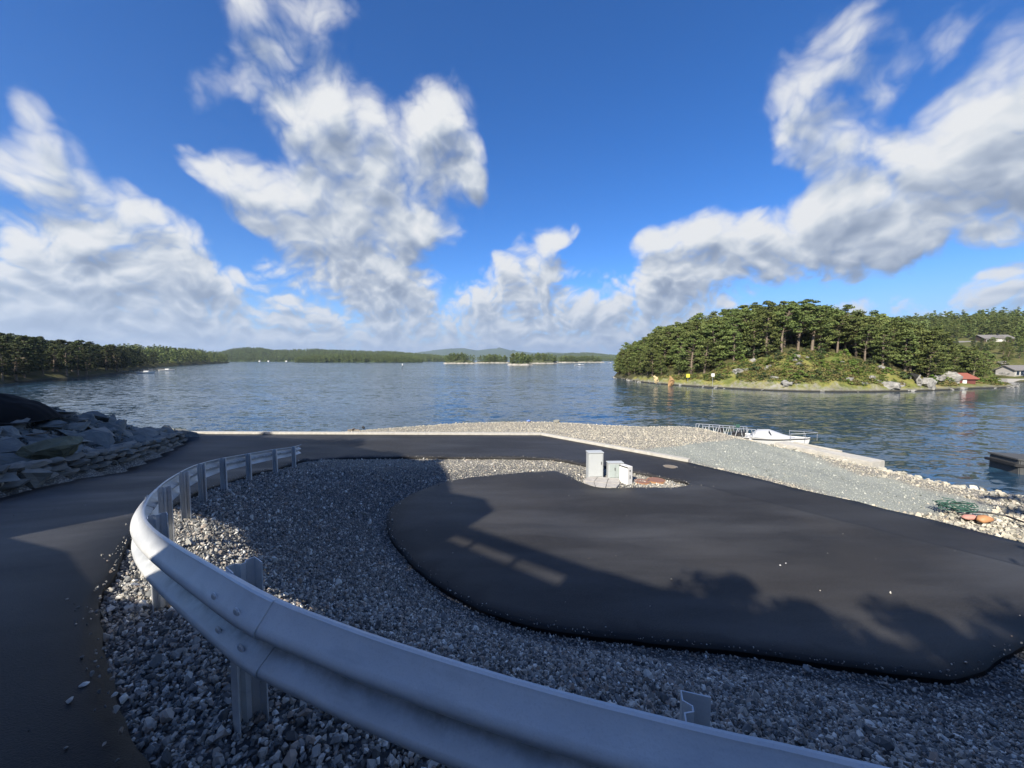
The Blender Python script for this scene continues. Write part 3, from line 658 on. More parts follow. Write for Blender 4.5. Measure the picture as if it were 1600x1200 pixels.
# ------------------------------------------------------------------ guardrail
def guardrail():
    root = empty('guardrail', POSTS[1]); tag(root, 'galvanised steel crash barrier curving along the gravel shoulder beside the viewer', 'guardrail')
    inv = Matrix.Translation(-Vector(POSTS[1]))
    pp = [(2.1, .45, -1.60), (.83, .85, -1.62), (.46, .955, -1.625), (0.0, 1.105, -1.63), (-.59, 1.335, -1.63), (-1.14, 1.615, -1.63)] + POSTS[2:]; ex = smooth_poly([(7.4, -1.6, -1.4), (4.2, -.35, -1.5)] + pp + [(-7.85, 14.3, -3.9)], .12)
    d = np.gradient(ex[:, :2], axis=0); d /= np.linalg.norm(d, axis=1)[:, None]; nrm = np.c_[-d[:, 1], d[:, 0]]      # towards the road (left of travel)
    h_ = [(-.007,.151),(-.007,.158),(-.002,.1625),(.006,.1625),(.014,.158),(.019,.150),(.066,.103),(.077,.092),(.082,.082),(.083,.074),(.081,.065),(.074,.056),(.016,.017),(.006,.010),(.001,.003)]
    prof = h_ + [(u, -v) for u, v in h_[::-1]]
    prof = np.array(prof); tn = np.gradient(prof, axis=0); tn /= np.linalg.norm(tn, axis=1)[:, None]; off = np.c_[-tn[:, 1], tn[:, 0]]
    back = prof + off * -.004 if off[6][0] > 0 else prof + off * .004
    loop = np.vstack([prof, back[::-1]]); n = len(loop); L = np.r_[0, np.cumsum(np.linalg.norm(np.diff(ex[:, :2], axis=0), axis=1))]
    pidx = [int(np.argmin(np.hypot(ex[:, 0] - p[0], ex[:, 1] - p[1]))) for p in POSTS]
    joints = [0, pidx[1], pidx[3], pidx[5], pidx[7], len(ex) - 1]
    for a, b in zip(joints, joints[1:]):
        a2 = max(a - 3, 0); sl = slice(a2, b + 1); V = []; lift = .006 * (joints.index(a) % 2)
        for i in range(a2, b + 1):
            z0 = ex[i, 2] + .72 - .158
            for (u, v) in loop: V.append((ex[i, 0] + nrm[i, 0] * (.055 + u + lift), ex[i, 1] + nrm[i, 1] * (.055 + u + lift), z0 + v))
        m = b + 1 - a2; F = [(i*n+j, i*n+(j+1)%n, (i+1)*n+(j+1)%n, (i+1)*n+j) for i in range(m-1) for j in range(n)] + [tuple(range(n)), tuple((m-1)*n+j for j in range(n))[::-1]]
        V = [inv @ Vector(p) for p in V]
        bmx = MB(); bmx.add(V, F); o = bmx.build('rail', M_GALV, root, smooth=True); dv = np.tile(np.clip(1.3 - np.abs(loop[:, 1]) / .030, 0, 1), m); o.data.attributes.new('dirt', 'FLOAT', 'POINT').data.foreach_set('value', dv.astype(np.float32))
        try: o.data.set_sharp_from_angle(angle=R(26))
        except Exception: pass
        # splice bolts near the joint at b
        if b < len(ex) - 1:
            for di in (-2, -1):
                i = b + di
                for (u, v) in ((.068, .103), (.060, -.044)):
                    c = inv @ Vector((ex[i,0] + nrm[i,0]*(.055+u), ex[i,1] + nrm[i,1]*(.055+u), ex[i,2] + .562 + v)); q = Vector((nrm[i,0], nrm[i,1], 0)); h = Vector((d[i,0], d[i,1], 0)); z = Vector((0,0,1))
                    V = []
                    for rr, hh in ((.019, .0), (.019, .003), (.014, .007), (.004, .009)):
                        for k in range(10): V.append(c + q*hh + h*(rr*1.35*math.cos(k*.6283)) + z*(rr*math.sin(k*.6283)))
                    F = [(r*10+k, r*10+(k+1)%10, (r+1)*10+(k+1)%10, (r+1)*10+k) for r in range(3) for k in range(10)] + [tuple(30+k for k in range(10))]
                    MB().add(V, F).build('bolt', M_GALV, root)
    # posts, sigma section
    sec = [(-.052,.0),(-.052,.060),(-.020,.085),(-.020,.100),(-.052,.125),(-.052,.165),(.018,.165),(.026,.158),(.026,.145)]
    sec = [(.045,.005),(.045,.0),(-.045,.0),(-.045,.045),(-.015,.070),(-.015,.095),(-.045,.120),(-.045,.165),(.045,.165),(.045,.160)]
    th = .005
    for p, i in zip(POSTS, pidx):
        t_ = Vector((-d[i, 0], -d[i, 1], 0)); q = Vector((-nrm[i, 0], -nrm[i, 1], 0)); m = MB(); S = [Vector((a, b)) for a, b in [(.040,0),(-.040,0),(-.040,.034),(-.016,.046),(-.016,.064),(-.040,.076),(-.040,.110),(.040,.110)]]
        a_ = []; b_ = []
        for k, s_ in enumerate(S):
            e0 = (S[k] - S[k-1]).normalized() if k else (S[1] - S[0]).normalized(); e1 = (S[k+1] - S[k]).normalized() if k < len(S)-1 else e0
            nn = Vector((-(e0+e1).y, (e0+e1).x)).normalized(); a_.append(s_ + nn*th/2); b_.append(s_ - nn*th/2)
        poly = a_ + b_[::-1]; base = inv @ Vector(p); kN = len(poly); zt = .725 if i != pidx[0] else .655; zb = -.5
        V = [base + t_*s_.x + q*(s_.y - .048) + Vector((0,0,zb)) for s_ in poly] + [base + t_*s_.x + q*(s_.y - .048) + Vector((0,0,zt)) for s_ in poly]
        m2 = len(S); F = []
        for k in range(kN): F.append((k, (k+1)%kN, kN+(k+1)%kN, kN+k))
        for k in range(m2 - 1): F.append((kN+k, kN+k+1, kN+kN-2-k, kN+kN-1-k))
        MB().add(V, F).build('post', M_GALV, root)
guardrail()

# ------------------------------------------------------------------ stone wall and rubble slope on the left
def stone_wall():
    root = empty('stone_wall', (WALLP[4][0], WALLP[4][1], -3.42)); rng = np.random.default_rng(11); mb = MB(); tint = []
    wp = np.array(WALLP[2:]); wp[-1] = (-15.75, 18.6); L = np.r_[0, np.cumsum(np.linalg.norm(np.diff(wp, axis=0), axis=1))]
    V = []; F = []; T = []
    for layer in range(3):
        s = rng.uniform(-.5, 0)
        while s < L[-1] - .12:
            ln = min(rng.uniform(.3, 1.1), L[-1] - s); c = s + ln / 2; h = .19; x = np.interp(c, L, wp[:, 0]); y = np.interp(c, L, wp[:, 1])
            x2 = np.interp(c + .05, L, wp[:, 0]); y2 = np.interp(c + .05, L, wp[:, 1]); a = math.atan2(y2 - y, x2 - x)
            zb = float(np.interp(y, [-6, -2, 4, 8.5, 11.7, 15, 18.4, 20.3], [-1.5, -1.6, -2.2, -3.0, -3.42, -3.78, -3.98, -4]))
            rv, rf = hull_rock(rng, 26, (ln * 1.13, .42, h * 1.35)); rv = np.clip(rv, [-ln*.5, -.19, -h*.52], [ln*.5, .19, h*.52])
            ca, sa = math.cos(a), math.sin(a); ox = -sa * .16 ; oy = ca * .16
            P = np.c_[rv[:, 0]*ca - rv[:, 1]*sa + x + ox, rv[:, 0]*sa + rv[:, 1]*ca + y + oy, rv[:, 2] + zb + .04 + h * (layer + .4) + rng.uniform(-.015, .015)]
            k = len(V); V += [tuple(p) for p in P]; F += [tuple(i + k for i in f) for f in rf]; T += [rng.uniform()] * len(P); s += ln + .015
    bx, by, bz = root.location; V = [(a - bx, b - by, c - bz) for a, b, c in V]
    mesh_np('stone_courses', V, F, M_WALL, root, attrs={'tint': ('POINT', T)})
    tag(root, 'low dry stone wall along the outer edge of the ramp road', 'stone wall')
stone_wall()
def boulders():
    rng = np.random.default_rng(21); protos = []
    for i in range(9):
        V, F = crag(rng, (1.0, .66 + .25 * rng.uniform(), .24 + .16 * rng.uniform()), 12 + i % 3, 2, .035); protos.append(mesh_np('boulder', V, F, M_ROCK, linkit=False).data)
    pts = []; tries = 0; wp = np.array(WALLP)
    while len(pts) < 150 and tries < 20000:
        tries += 1; y = rng.uniform(6.6, 19.4); dd = rng.uniform(.45, 4.6)
        x = np.interp(y, wp[:, 1], wp[:, 0]); p = np.array([x - dd * .93, y + dd * .36]); r = rng.uniform(.9, 1.9) if len(pts) < 60 else rng.uniform(.4, .8)
        if any(np.hypot(*(p - q[0])) < (r + q[1]) * .25 for q in pts): continue
        if not inside(np.array([p]), SHORE)[0]: continue
        pts.append((p, r))
    P = np.array([p for p, r in pts]); H = height(P); dw = dist_poly(P, WALLP)[0]
    g = 'loose slate slabs of the rubble slope'
    for (p, r), h, w_ in zip(pts, H, dw):
        o = link(bpy.data.objects.new('boulder', protos[rng.integers(9)])); o.location = (p[0], p[1], h + .06 * r)
        o.rotation_euler = (rng.normal(0, .18), .28 + rng.normal(0, .2), rng.normal(math.radians(-20), .45)); o.scale = (r * 1.25, r * 1.05, r * rng.uniform(.65, 1.1))
        where = 'above the stone wall' if w_ < 1.6 else ('midway up the slope' if w_ < 3.1 else 'along the slope top')
        big = 'large' if r > 1.4 else ('medium' if r > .85 else 'small')
        end = 'near the seaward end' if p[1] > 15 else ('near the middle' if p[1] > 11 else 'at the near end')
        tag(o, f'{big} {"steeply tilted" if abs(o.rotation_euler[1] - .28) > .16 else "flat lying"} slate slab {where}, {end}', 'boulder', g)
    # the big pale boulder with yellow lichen
    V, F = crag(rng, (1.7, 1.1, .9), 20, 3, .06); x, y = G(75, 700, -2.5)
    o = mesh_np('boulder', V, F, plain('lichen_rock', (.17, .17, .11), .9, .55, scale=2.5)); o.location = (x, y, -2.6); o.rotation_euler = (.1, -.25, .6)
    tag(o, 'largest pale boulder with yellowish lichen at the near top of the rubble slope', 'boulder')
    # filler rubble
    Q = np.c_[rng.uniform(-22, -9, 9000), rng.uniform(4, 20.5, 9000)]; d_, _, s_ = dist_poly(Q, WALLP); Q = Q[(s_ > 0) & (d_ > .3) & (d_ < 5.0) & inside(Q, SHORE)]
    sz = rng.lognormal(math.log(.17), .4, len(Q)); scatter('rubble', np.c_[Q, height(Q) + .01], sz, stones(7, M_ROCK, (1, .7, .4), 31, 14), seed=4, label='small broken slate pieces filling the slope between the slabs')
boulders()
# dark peat heap with planks
def heap():
    cx, cy = -17.95, 13.3; n = 48; xs = np.linspace(-1, 1, n); X, Y = np.meshgrid(xs, xs); P = np.c_[X.ravel(), Y.ravel()]
    r = np.hypot(P[:, 0], P[:, 1]); h = np.clip(1 - r ** 1.7, 0, 1) ** .8 * 1.15 + vnoise(P, 4, 9, 5) * .12 * (r < 1)
    V = np.c_[P[:, 0] * 1.6, P[:, 1] * 1.2, h * .82 - .1]; i = (np.arange(n-1)[:, None]*n + np.arange(n-1)[None]).ravel()
    o = mesh_np('peat_heap', V, np.c_[i, i+1, i+n+1, i+n], M_PEAT, smooth=True); o.location = (cx, cy, -2.0); o.rotation_euler = (0, 0, .3)
    tag(o, 'black heap of peat soil on the plateau above the rubble slope', 'soil heap')
    for k, (px, py, ln, rz, lab) in enumerate([(40, 649, 1.1, .25, 'long pale plank lying at the foot of the black heap'), (62, 652, .5, -.2, 'short pale board beside the black heap')]):
        x, y = G(px, py, -1.8); m = MB().box((-ln/2, -.06, 0), (ln/2, .06, .04)); q = m.build('plank', M_WOOD, bevel=.005); q.location = (x, y, float(height([(x, y)])[0]) + .05); q.rotation_euler = (0, -.12, rz); tag(q, lab, 'plank')
heap()

# ------------------------------------------------------------------ cabinets on the gravel tongue
def G3(px, py, z): x, y = G(px, py, z); return Vector((x, y, z))
def cabinets():
    zb = LOW + .03
    # tall grey cabinet
    p0 = G3(919, 744.5, zb); p1 = G3(941.5, 743, zb)
    def cab(name, label, p0, w, dep, h, rz, m, doors, mdoor, roof=.03):
        r = empty(name, p0, rz); MB().box((0, 0, -.1), (w, dep, h - roof)).build('body', m, r, bevel=.006)
        MB().box((-.02, -.025, h - roof + .001), (w + .02, dep + .02, h)).build('roof', m, r, bevel=.008)
        dw = (w - .06) / doors
        for k in range(doors):
            x0 = .03 + k * dw; m_ = MB().box((x0 + .006, -.016, .04), (x0 + dw - .006, -.001, h - roof - .03)); d_ = m_.build('door', mdoor, r, bevel=.004)
            MB().box((x0 + dw - .05, -.032, h * .52), (x0 + dw - .025, -.0165, h * .52 + .10)).build('handle', M_BOLT, d_, bevel=.003)
        tag(r, label, 'cabinet'); return r
    cab('utility_cabinet', 'tallest light grey electrical cabinet standing behind the paving slabs', G3(919.5, 746.5, zb), .50, .32, .86, R(4), M_CABG, 1, M_CABG)
    cab('utility_cabinet', 'middle low grey green cabinet with two ribbed doors', G3(950.5, 748, zb), .50, .24, .54, R(2), M_CABG, 2, M_CABD)
    r = empty('charging_cabinet', G3(980.5, 755.5, zb), R(0)); 
    # white kiosk standing at an angle: wide panel faces left front, narrow face right front
    r.rotation_euler = (0, 0, R(30)); w_, dpt, h = .22, .36, .53
    MB().box((0, 0, -.06), (w_, dpt, h)).build('body', M_WHITE, r, bevel=.008)
    MB().box((-.012, .04, .05), (-.0015, dpt - .04, h - .06)).build('panel', M_WHITE, r, bevel=.004)
    MB().box((-.02, -.012, h - .028), (-.0125, dpt + .01, h + .0)).build('gasket', M_DARK, r)
    MB().tube([(.10, -.0015, .40), (.10, -.010, .40)], .026, 16).build('lock', M_DARK, r)
    # raised mark like the digit 3
    m = MB(); x0 = .075
    for z in (.14, .185, .23): m.box((x0, -.006, z), (x0 + .055, -.0015, z + .012))
    m.box((x0 + .045, -.0055, .152), (x0 + .055, -.0015, .185)); m.box((x0 + .045, -.0055, .197), (x0 + .055, -.0015, .23)); m.build('marking', M_DARK, r)
    MB().box((.05, .12, h + .001), (.11, .20, h + .012)).build('cap', M_CABG, r, bevel=.003)
    tag(r, 'white metal kiosk with a black dot and digit, turned sideways right of the grey cabinets', 'cabinet')
    # paving
    rr = empty('paving', (0, 0, 0)); A = [G3(913, 750, zb), G3(968, 752, zb), G3(963, 761, zb), G3(930, 759.5, zb)]
    ps = [[(911.5,750.5),(919,744),(934,745),(928,752)],[(928.5,752.2),(934.6,745),(951,746),(948,754)],[(948.6,754.2),(951.6,746),(969,748.5),(968,755.5)],
          [(914,752.5),(928,752.9),(930,760),(921,757.5)],[(928.6,753),(948,754.8),(946,761),(931,760.2)],[(948.6,755),(968,756),(963,761.2),(947,761.1)]]
    c = G3(940, 753, zb); rr.location = c
    for q in ps:
        pts = [G3(*a, zb + .03) - c for a in q]; ctr = sum((Vector(p) for p in pts), Vector()) / 4; pts = [ctr + (p - ctr) * .995 for p in pts]
        MB().prism([(p.x, p.y) for p in pts], -.08, .03).build('paving_slab', M_PAVE, rr, bevel=.003)
    tag(rr, 'six pale grey paving slabs laid in front of the cabinets', 'paving')
def m_pave(t):
    n = t.noise(t.pos(), 7, 5, .6); return {'Base Color': t.ramp(n, [(.3, (.36, .34, .32)), (.7, (.52, .50, .47))]), 'Roughness': .85}
M_PAVE = mat('pale_paving', fn=m_pave)
cabinets()
M_OCHRE = plain('ochre_plastic', (.42, .22, .10), .8, .2)
def disc(name, label, px, py, rx, z, m, cat, rim=None, h=.04, seed=0, ry=None):
    r = empty(name, G3(px, py, z)); rng = np.random.default_rng(seed)
    pts = [(rx * math.cos(a) , (ry or rx) * math.sin(a)) for a in np.linspace(0, 2*math.pi, 28, endpoint=False)]
    MB().prism(pts, -.05, h).build('lid', m, r, bevel=.01)
    if rim:
        o = [(x*1.10, y*1.10) for x, y in pts]; mb = MB(); n = 28
        V = [(*p, h*.5) for p in o] + [(*p, h*.5) for p in [(x*1.015, y*1.015) for x, y in pts]] + [(*p, -.05) for p in o]
        mb.add(V, [(k, (k+1)%n, n+(k+1)%n, n+k) for k in range(n)] + [(k, 2*n+k, 2*n+(k+1)%n, (k+1)%n) for k in range(n)]); mb.build('rim', rim, r)
    tag(r, label, cat); return r
disc('manhole_cover', 'brown cast iron manhole cover set in the asphalt near the kerb end', 1047, 729.5, .235, LOW + .075, M_IRON, 'manhole cover', M_CONC, .012)
disc('valve_cover', 'left rust red round cover on the gravel right of the white kiosk', 1003, 752.3, .24, LOW + .0, M_RUST, 'cover', M_OCHRE, .015)
disc('valve_cover', 'right rust red round cover on the tip of the gravel tongue', 1025, 750.3, .27, LOW + .005, M_RUST, 'cover', M_OCHRE, .02)

# ------------------------------------------------------------------ quay, gangway, boat, floating pier
def quay():
    a = G3(1237, 702, LOW); b = G3(1373, 724.5, LOW + .05); b = Vector((13.62, 14.35, LOW)); a = Vector((12.35, 17.9, LOW)); d = (b - a).normalized(); n = Vector((d.y, -d.x, 0)) * -1
    L = (b - a).length; r = empty('concrete_quay', a, math.atan2(d.y, d.x))
    MB().box((0, -.05, -1.8), (L, .75, .14)).build('quay_block', M_CONC, r, bevel=.02)
    MB().box((.4, .62, .141), (L * .62, .74, .20)).build('edge_beam', M_CONC, r, bevel=.01)
    tag(r, 'low pale concrete quay block on the water edge right of the moored boat', 'quay')
quay()
def gangway():
    p0 = G3(1097, 669.5, LOW + .1); p1 = G3(1172, 687, LOW - .25); p0 = Vector((11.7, 24.0, LOW - .88)); p1 = Vector((14.9, 23.9, LOW - 1.08))
    d = p1 - p0; L = d.length; r = empty('gangway', p0); r.rotation_euler = (0, -math.asin(d.z / L), math.atan2(d.y, d.x))
    MB().box((0, -.45, -.05), (L, .45, 0)).build('deck', M_ALU, r, bevel=.006)
    for y in (-.45, .45):
        m = MB(); m.tube([(0, y, .80), (L, y, .80)], .024, 6)
        k = 5; st = L / k
        for i in range(k):
            m.tube([(i*st + .04, y, .0), (i*st + st*.32, y, .80)], .020, 6); m.tube([(i*st + st*.62, y, .80), (i*st + st*.98, y, .0)], .020, 6)
        m.tube([(0, y, 0), (0, y, .80)], .022, 6); m.tube([(L, y, 0), (L, y, .80)], .022, 6); m.tube([(0, y, .0), (L, y, .0)], .03, 6); m.build('railing', M_ALU, r)
    tag(r, 'aluminium gangway with zigzag railings leading down from the gravel shore', 'gangway')
gangway()
def boat(name, label, loc, rz, L=4.9, B=1.75, detail=True, scale=1.0):
    r = empty(name, loc, rz); r.scale = (scale,) * 3; ns, nc = 15, 11; V = []
    for i in range(ns):                                   # bow at +x
        t = i / (ns - 1); x = -L/2 + L * t; w = B/2 * (1 - max(0, (t - .45) / .55) ** 2.2) * (.92 + .08 * min(1, t * 5)); sheer = .52 + .22 * t ** 2; keel = -.18 + .55 * max(0, (t - .8) / .2) ** 2
        w = max(w, .03)
        for j in range(nc):
            a = j / (nc - 1) * 2 - 1; y = w * math.copysign(abs(a) ** .75, a) ; z = keel + (sheer - keel) * abs(a) ** 2.6
            V.append((x + (.18 * (z + .18) if t > .9 else 0), y, z))
    F = [(i*nc+j, i*nc+j+1, (i+1)*nc+j+1, (i+1)*nc+j) for i in range(ns-1) for j in range(nc-1)] + [tuple(range(nc))[::-1]]
    MB().add(V, F).build('hull', M_HULL, r, smooth=True)
    V = []
    for i in range(ns):
        for s in (-1, 1):
            v = V_ = None
        t = i / (ns - 1); x = -L/2 + L * t; w = max(B/2 * (1 - max(0, (t - .45) / .55) ** 2.2) * (.92 + .08 * min(1, t * 5)), .03); z = .52 + .22 * t**2
        V += [(x + (.18*(z+.18) if t > .9 else 0), -w * .99, z - .02), (x + (.18*(z+.18) if t > .9 else 0), w * .99, z - .02)]
    MB().add(V, [(2*i, 2*i+2, 2*i+3, 2*i+1) for i in range(ns-1)]).build('deck', M_WHITE, r)
    if not detail: 
        MB().prism([(-.6, -.5), (.9, -.4), (.9, .4), (-.6, .5)], .52, 1.0).build('cabin', M_WHITE, r, bevel=.06); tag(r, label, 'boat'); return r
    m = MB()                                              # dark rubbing strake
    for s in (-1, 1): m.tube([(V[2*i + (1 if s > 0 else 0)][0], V[2*i + (1 if s > 0 else 0)][1] * 1.02, V[2*i][2] - .03) for i in range(ns)], .028, 6)
    m.build('rubbing_strip', M_DARK, r)
    # canvas-covered cuddy, folded cover, windscreen, bow rail, outboard
    m = MB(); sec = [(-.95, .55, .02), (-.55, .60, .42), (.05, .52, .48), (.75, .40, .25), (1.35, .2, .12)]; V = []
    for x, hw, h in sec:
        for a in np.linspace(0, math.pi, 7): V.append((x, hw * math.cos(a), .56 + h * math.sin(a)))
    m.add(V, [(i*7+j, i*7+j+1, (i+1)*7+j+1, (i+1)*7+j) for i in range(4) for j in range(6)]); m.build('boat_cover', M_CANVAS, r, smooth=True)
    MB().box((-.02, -.52, .86), (.02, .52, 1.12), Matrix.Translation((.35, 0, 0)) @ Matrix.Rotation(-.5, 4, 'Y') @ Matrix.Translation((.2, 0, -.1))).build('windscreen', M_GLASS, r, bevel=.008)
    m = MB(); m.tube([(1.1, -.62, .95), (1.8, -.42, 1.02), (2.4, 0, 1.08), (1.8, .42, 1.02), (1.1, .62, .95)], .015, 6)
    for x, y in ((1.1, -.62), (1.8, -.42), (2.38, 0), (1.8, .42), (1.1, .62)): m.tube([(x, y, .6), (x, y, 1.0)], .013, 6)
    m.build('bow_rail', M_ALU, r)
    o = MB().box((-2.75, -.17, .45), (-2.42, .17, .98)).build('outboard_motor', M_DARK, r, bevel=.06); MB().box((-2.66, -.06, -.35), (-2.54, .06, .45)).build('motor_leg', M_DARK, o, bevel=.02)
    m = MB(); m.box((-1.9, -.6, .52), (-1.2, .6, .74)); m.build('seat', M_DARK, r, bevel=.03)
    m = MB(); m.tube([(-1.7, .1, .7), (-1.85, .12, 1.25)], .02, 6); m.box((-1.72, -.10, 1.0), (-1.50, .12, 1.18)); m.build('fishing_gear', M_NET, r)
    [MB().tube([(x, -B/2 - .06, .15), (x, -B/2 - .06, .50)], [.05, .07], 8).build('fender', M_WHITE, r) for x in (-.9, .8)]
    tag(r, label, 'boat'); return r
boat('motorboat', 'small white motorboat with grey cover moored between gangway and quay', (15.75, 23.5, WATER + .10), R(-33), 3.8, 1.6)
def pier():
    r = empty('floating_pier', (22.4, 17.6, WATER)); a = Vector((24.2, 19.3)); b = Vector((23.9, 17.9)); c = Vector((28.5, 14.4)); d = Vector((30.6, 16.6))
    pts = [(v.x - 22.4, v.y - 17.6) for v in (a, b, c, d)]
    MB().prism(pts, -.4, .66).build('pontoon', M_DOCK, r, bevel=.03); ctr = sum((Vector(p) for p in pts), Vector((0, 0))) / 4
    MB().prism([tuple(ctr + (Vector(p) - ctr) * 1.02) for p in pts], .661, .74).build('deck', M_DOCK, r, bevel=.01)
    MB().prism([tuple(ctr + (Vector(p) - ctr) * 1.05) for p in pts], .34, .48).build('fender_strip', M_DARK, r, bevel=.02)
    tag(r, 'dark floating concrete pier block at the right, off the shore', 'pier')
pier()
# edging stones along the quay path
def edging():
    rng = np.random.default_rng(5); meshes = []
    for i in range(6):
        V, F = hull_rock(rng, 14, (1, .75, .55)); meshes.append(mesh_np('edge_stone', V, F, M_STONEW, linkit=False).data)
    line = smooth_poly([(12.1, 17.9), (13.15, 14.6), (13.55, 13.3), (14.0, 12.2), (14.6, 11.3), (15.5, 10.2)], .17); n = 0
    for p in line:
        for k in range(2):
            q = p + rng.normal(0, .11, 2) + np.array([-.12, -.05]) * k; r = rng.uniform(.14, .32)
            o = link(bpy.data.objects.new('edge_stone', meshes[rng.integers(6)])); o.location = (q[0], q[1], LOW + r * .12); o.rotation_euler = rng.normal(0, .3, 3) + np.array([0, 0, rng.uniform(0, 6)]); o.scale = (r, r, r)
            w_ = 'beside the concrete quay block' if q[1] > 13.9 else ('between the quay block and the shaded corner' if q[1] > 11.7 else 'near the shaded right corner of the shore'); w_ = ('larger ' if r > .24 else 'smaller ') + '|' + w_
            tag(o, f"{w_.split('|')[0]}pale rough stone edging the water {w_.split('|')[1]}", 'stone', 'pale stones edging the shore path')
edging()
# tangle by the road on the right
def clutter():
    rng = np.random.default_rng(3); z = LOW + .06
    c = G3(1492, 800, z); m = MB()
    for k in range(9):
        a0 = rng.uniform(0, 6); pts = []
        for i in range(14):
            a = a0 + i * .45; rr = .27 + .10 * math.sin(a * 2.3 + k); pts.append((rr * 1.25 * math.cos(a) + rng.normal(0, .03), rr * .8 * math.sin(a) + rng.normal(0, .03), .03 + .09 * rng.uniform() + .02 * k))
        m.tube(pts, .011, 5)
    o = m.build('fishing_net', M_NET); o.location = c; tag(o, 'tangled dark green rope and net on the pale stones by the road', 'fishing net')
    m = MB(); path = [(1508,806),(1516,800),(1530,800),(1550,802),(1572,806),(1600,816),(1650,828)]; pts = [G3(x, y, z + .05) - c for x, y in path]; m.tube([tuple(p) for p in smooth_poly([tuple(p) for p in pts], .15)], .022, 6)
    o = m.build('hose', M_DARK); o.location = c; tag(o, 'thin black hose running right from the green net', 'hose')
    V, F = hull_rock(rng, 30, (.55, .30, .22)); o = mesh_np('float', V, F, M_ORANGE, smooth=True); o.location = G3(1538, 815, z) + Vector((0, 0, .06)); o.rotation_euler = (0, 0, .3); tag(o, 'orange plastic float lying next to the green net', 'float')
    V, F = hull_rock(rng, 26, (.5, .3, .16)); o = mesh_np('sack', V, F, plain('pink_cloth', (.55, .27, .22), .8, .2), smooth=True); o.location = G3(1517, 811, z) + Vector((0, 0, .04)); tag(o, 'faded pink sack between the green net and the orange float', 'sack')
    V, F = hull_rock(rng, 24, (.32, .2, .16)); o = mesh_np('plastic_bag', V, F, M_BLUEP, smooth=True); o.location = G3(826, 661.5, LOW) + Vector((0, 0, .16)); tag(o, 'blue crumpled plastic bag on the top of the gravel bank', 'bag')
    r = empty('driftwood', G3(553, 673, LOW)); MB().box((-.35, -.05, .0), (.32, .06, .07)).build('board', M_WOOD, r, bevel=.01); MB().box((-.1, -.25, .071), (.0, .2, .12)).build('board', M_WOOD, r, bevel=.01); tag(r, 'pale driftwood boards at the left end of the gravel beach', 'driftwood')
    V, F = hull_rock(rng, 20, (.22, .15, .22)); o = mesh_np('rubber_scrap', V, F, M_DARK); o.location = G3(568, 671, LOW) + Vector((0, 0, .12)); tag(o, 'small black rubber scrap right of the driftwood', 'scrap')
    V, F = hull_rock(rng, 22, (.5, .3, .28)); o = mesh_np('boulder', V, F, M_STONEW); o.location = G3(870, 661.5, LOW) + Vector((0, 0, .12)); tag(o, 'single pale block on the gravel bank right of the blue bag', 'boulder')
    for px, py in ((1219, 883), (1228, 880), (705, 786)): 
        V, F = hull_rock(rng, 12, (.04, .03, .015)); o = mesh_np('litter_scrap', V, F, M_WHITE); o.location = G3(px, py, LOW + .085); tag(o, 'tiny white paper scrap on the lower asphalt', 'litter', 'paper scraps on the asphalt')
clutter()

# ------------------------------------------------------------------ trees
def at(px, py, Y): r = ray(px, py); t = Y / r[1]; return Vector((r[0] * t, Y, r[2] * t))
def leaf_cloud(rng, c, rad, n, size, up=.55):
    """n small leaf-tuft faces through a flattened clump"""
    p = rng.normal(size=(n, 3)); p /= np.linalg.norm(p, axis=1)[:, None]; p *= (rng.uniform(.35, 1.0, n) ** .6)[:, None]
    p[:, 2] = np.where(p[:, 2] < 0, p[:, 2] * .5, p[:, 2])
    o = p.copy(); p = p * rad + c
    nr = o * .6 + rng.normal(size=(n, 3)) * .55 + np.array([0, 0, up]); nr /= np.linalg.norm(nr, axis=1)[:, None]
    a = np.cross(nr, rng.normal(size=(n, 3))); a /= np.linalg.norm(a, axis=1)[:, None]; b = np.cross(nr, a)
    s = size * rng.uniform(.6, 1.3, n)[:, None]; e = rng.uniform(.45, .9, n)[:, None]
    q = np.stack([p - a*s - b*s*e*.4, p + a*s*.2 - b*s*e, p + a*s + b*s*e*.3, p - a*s*.1 + b*s*e], 1)
    return q.reshape(-1, 3)
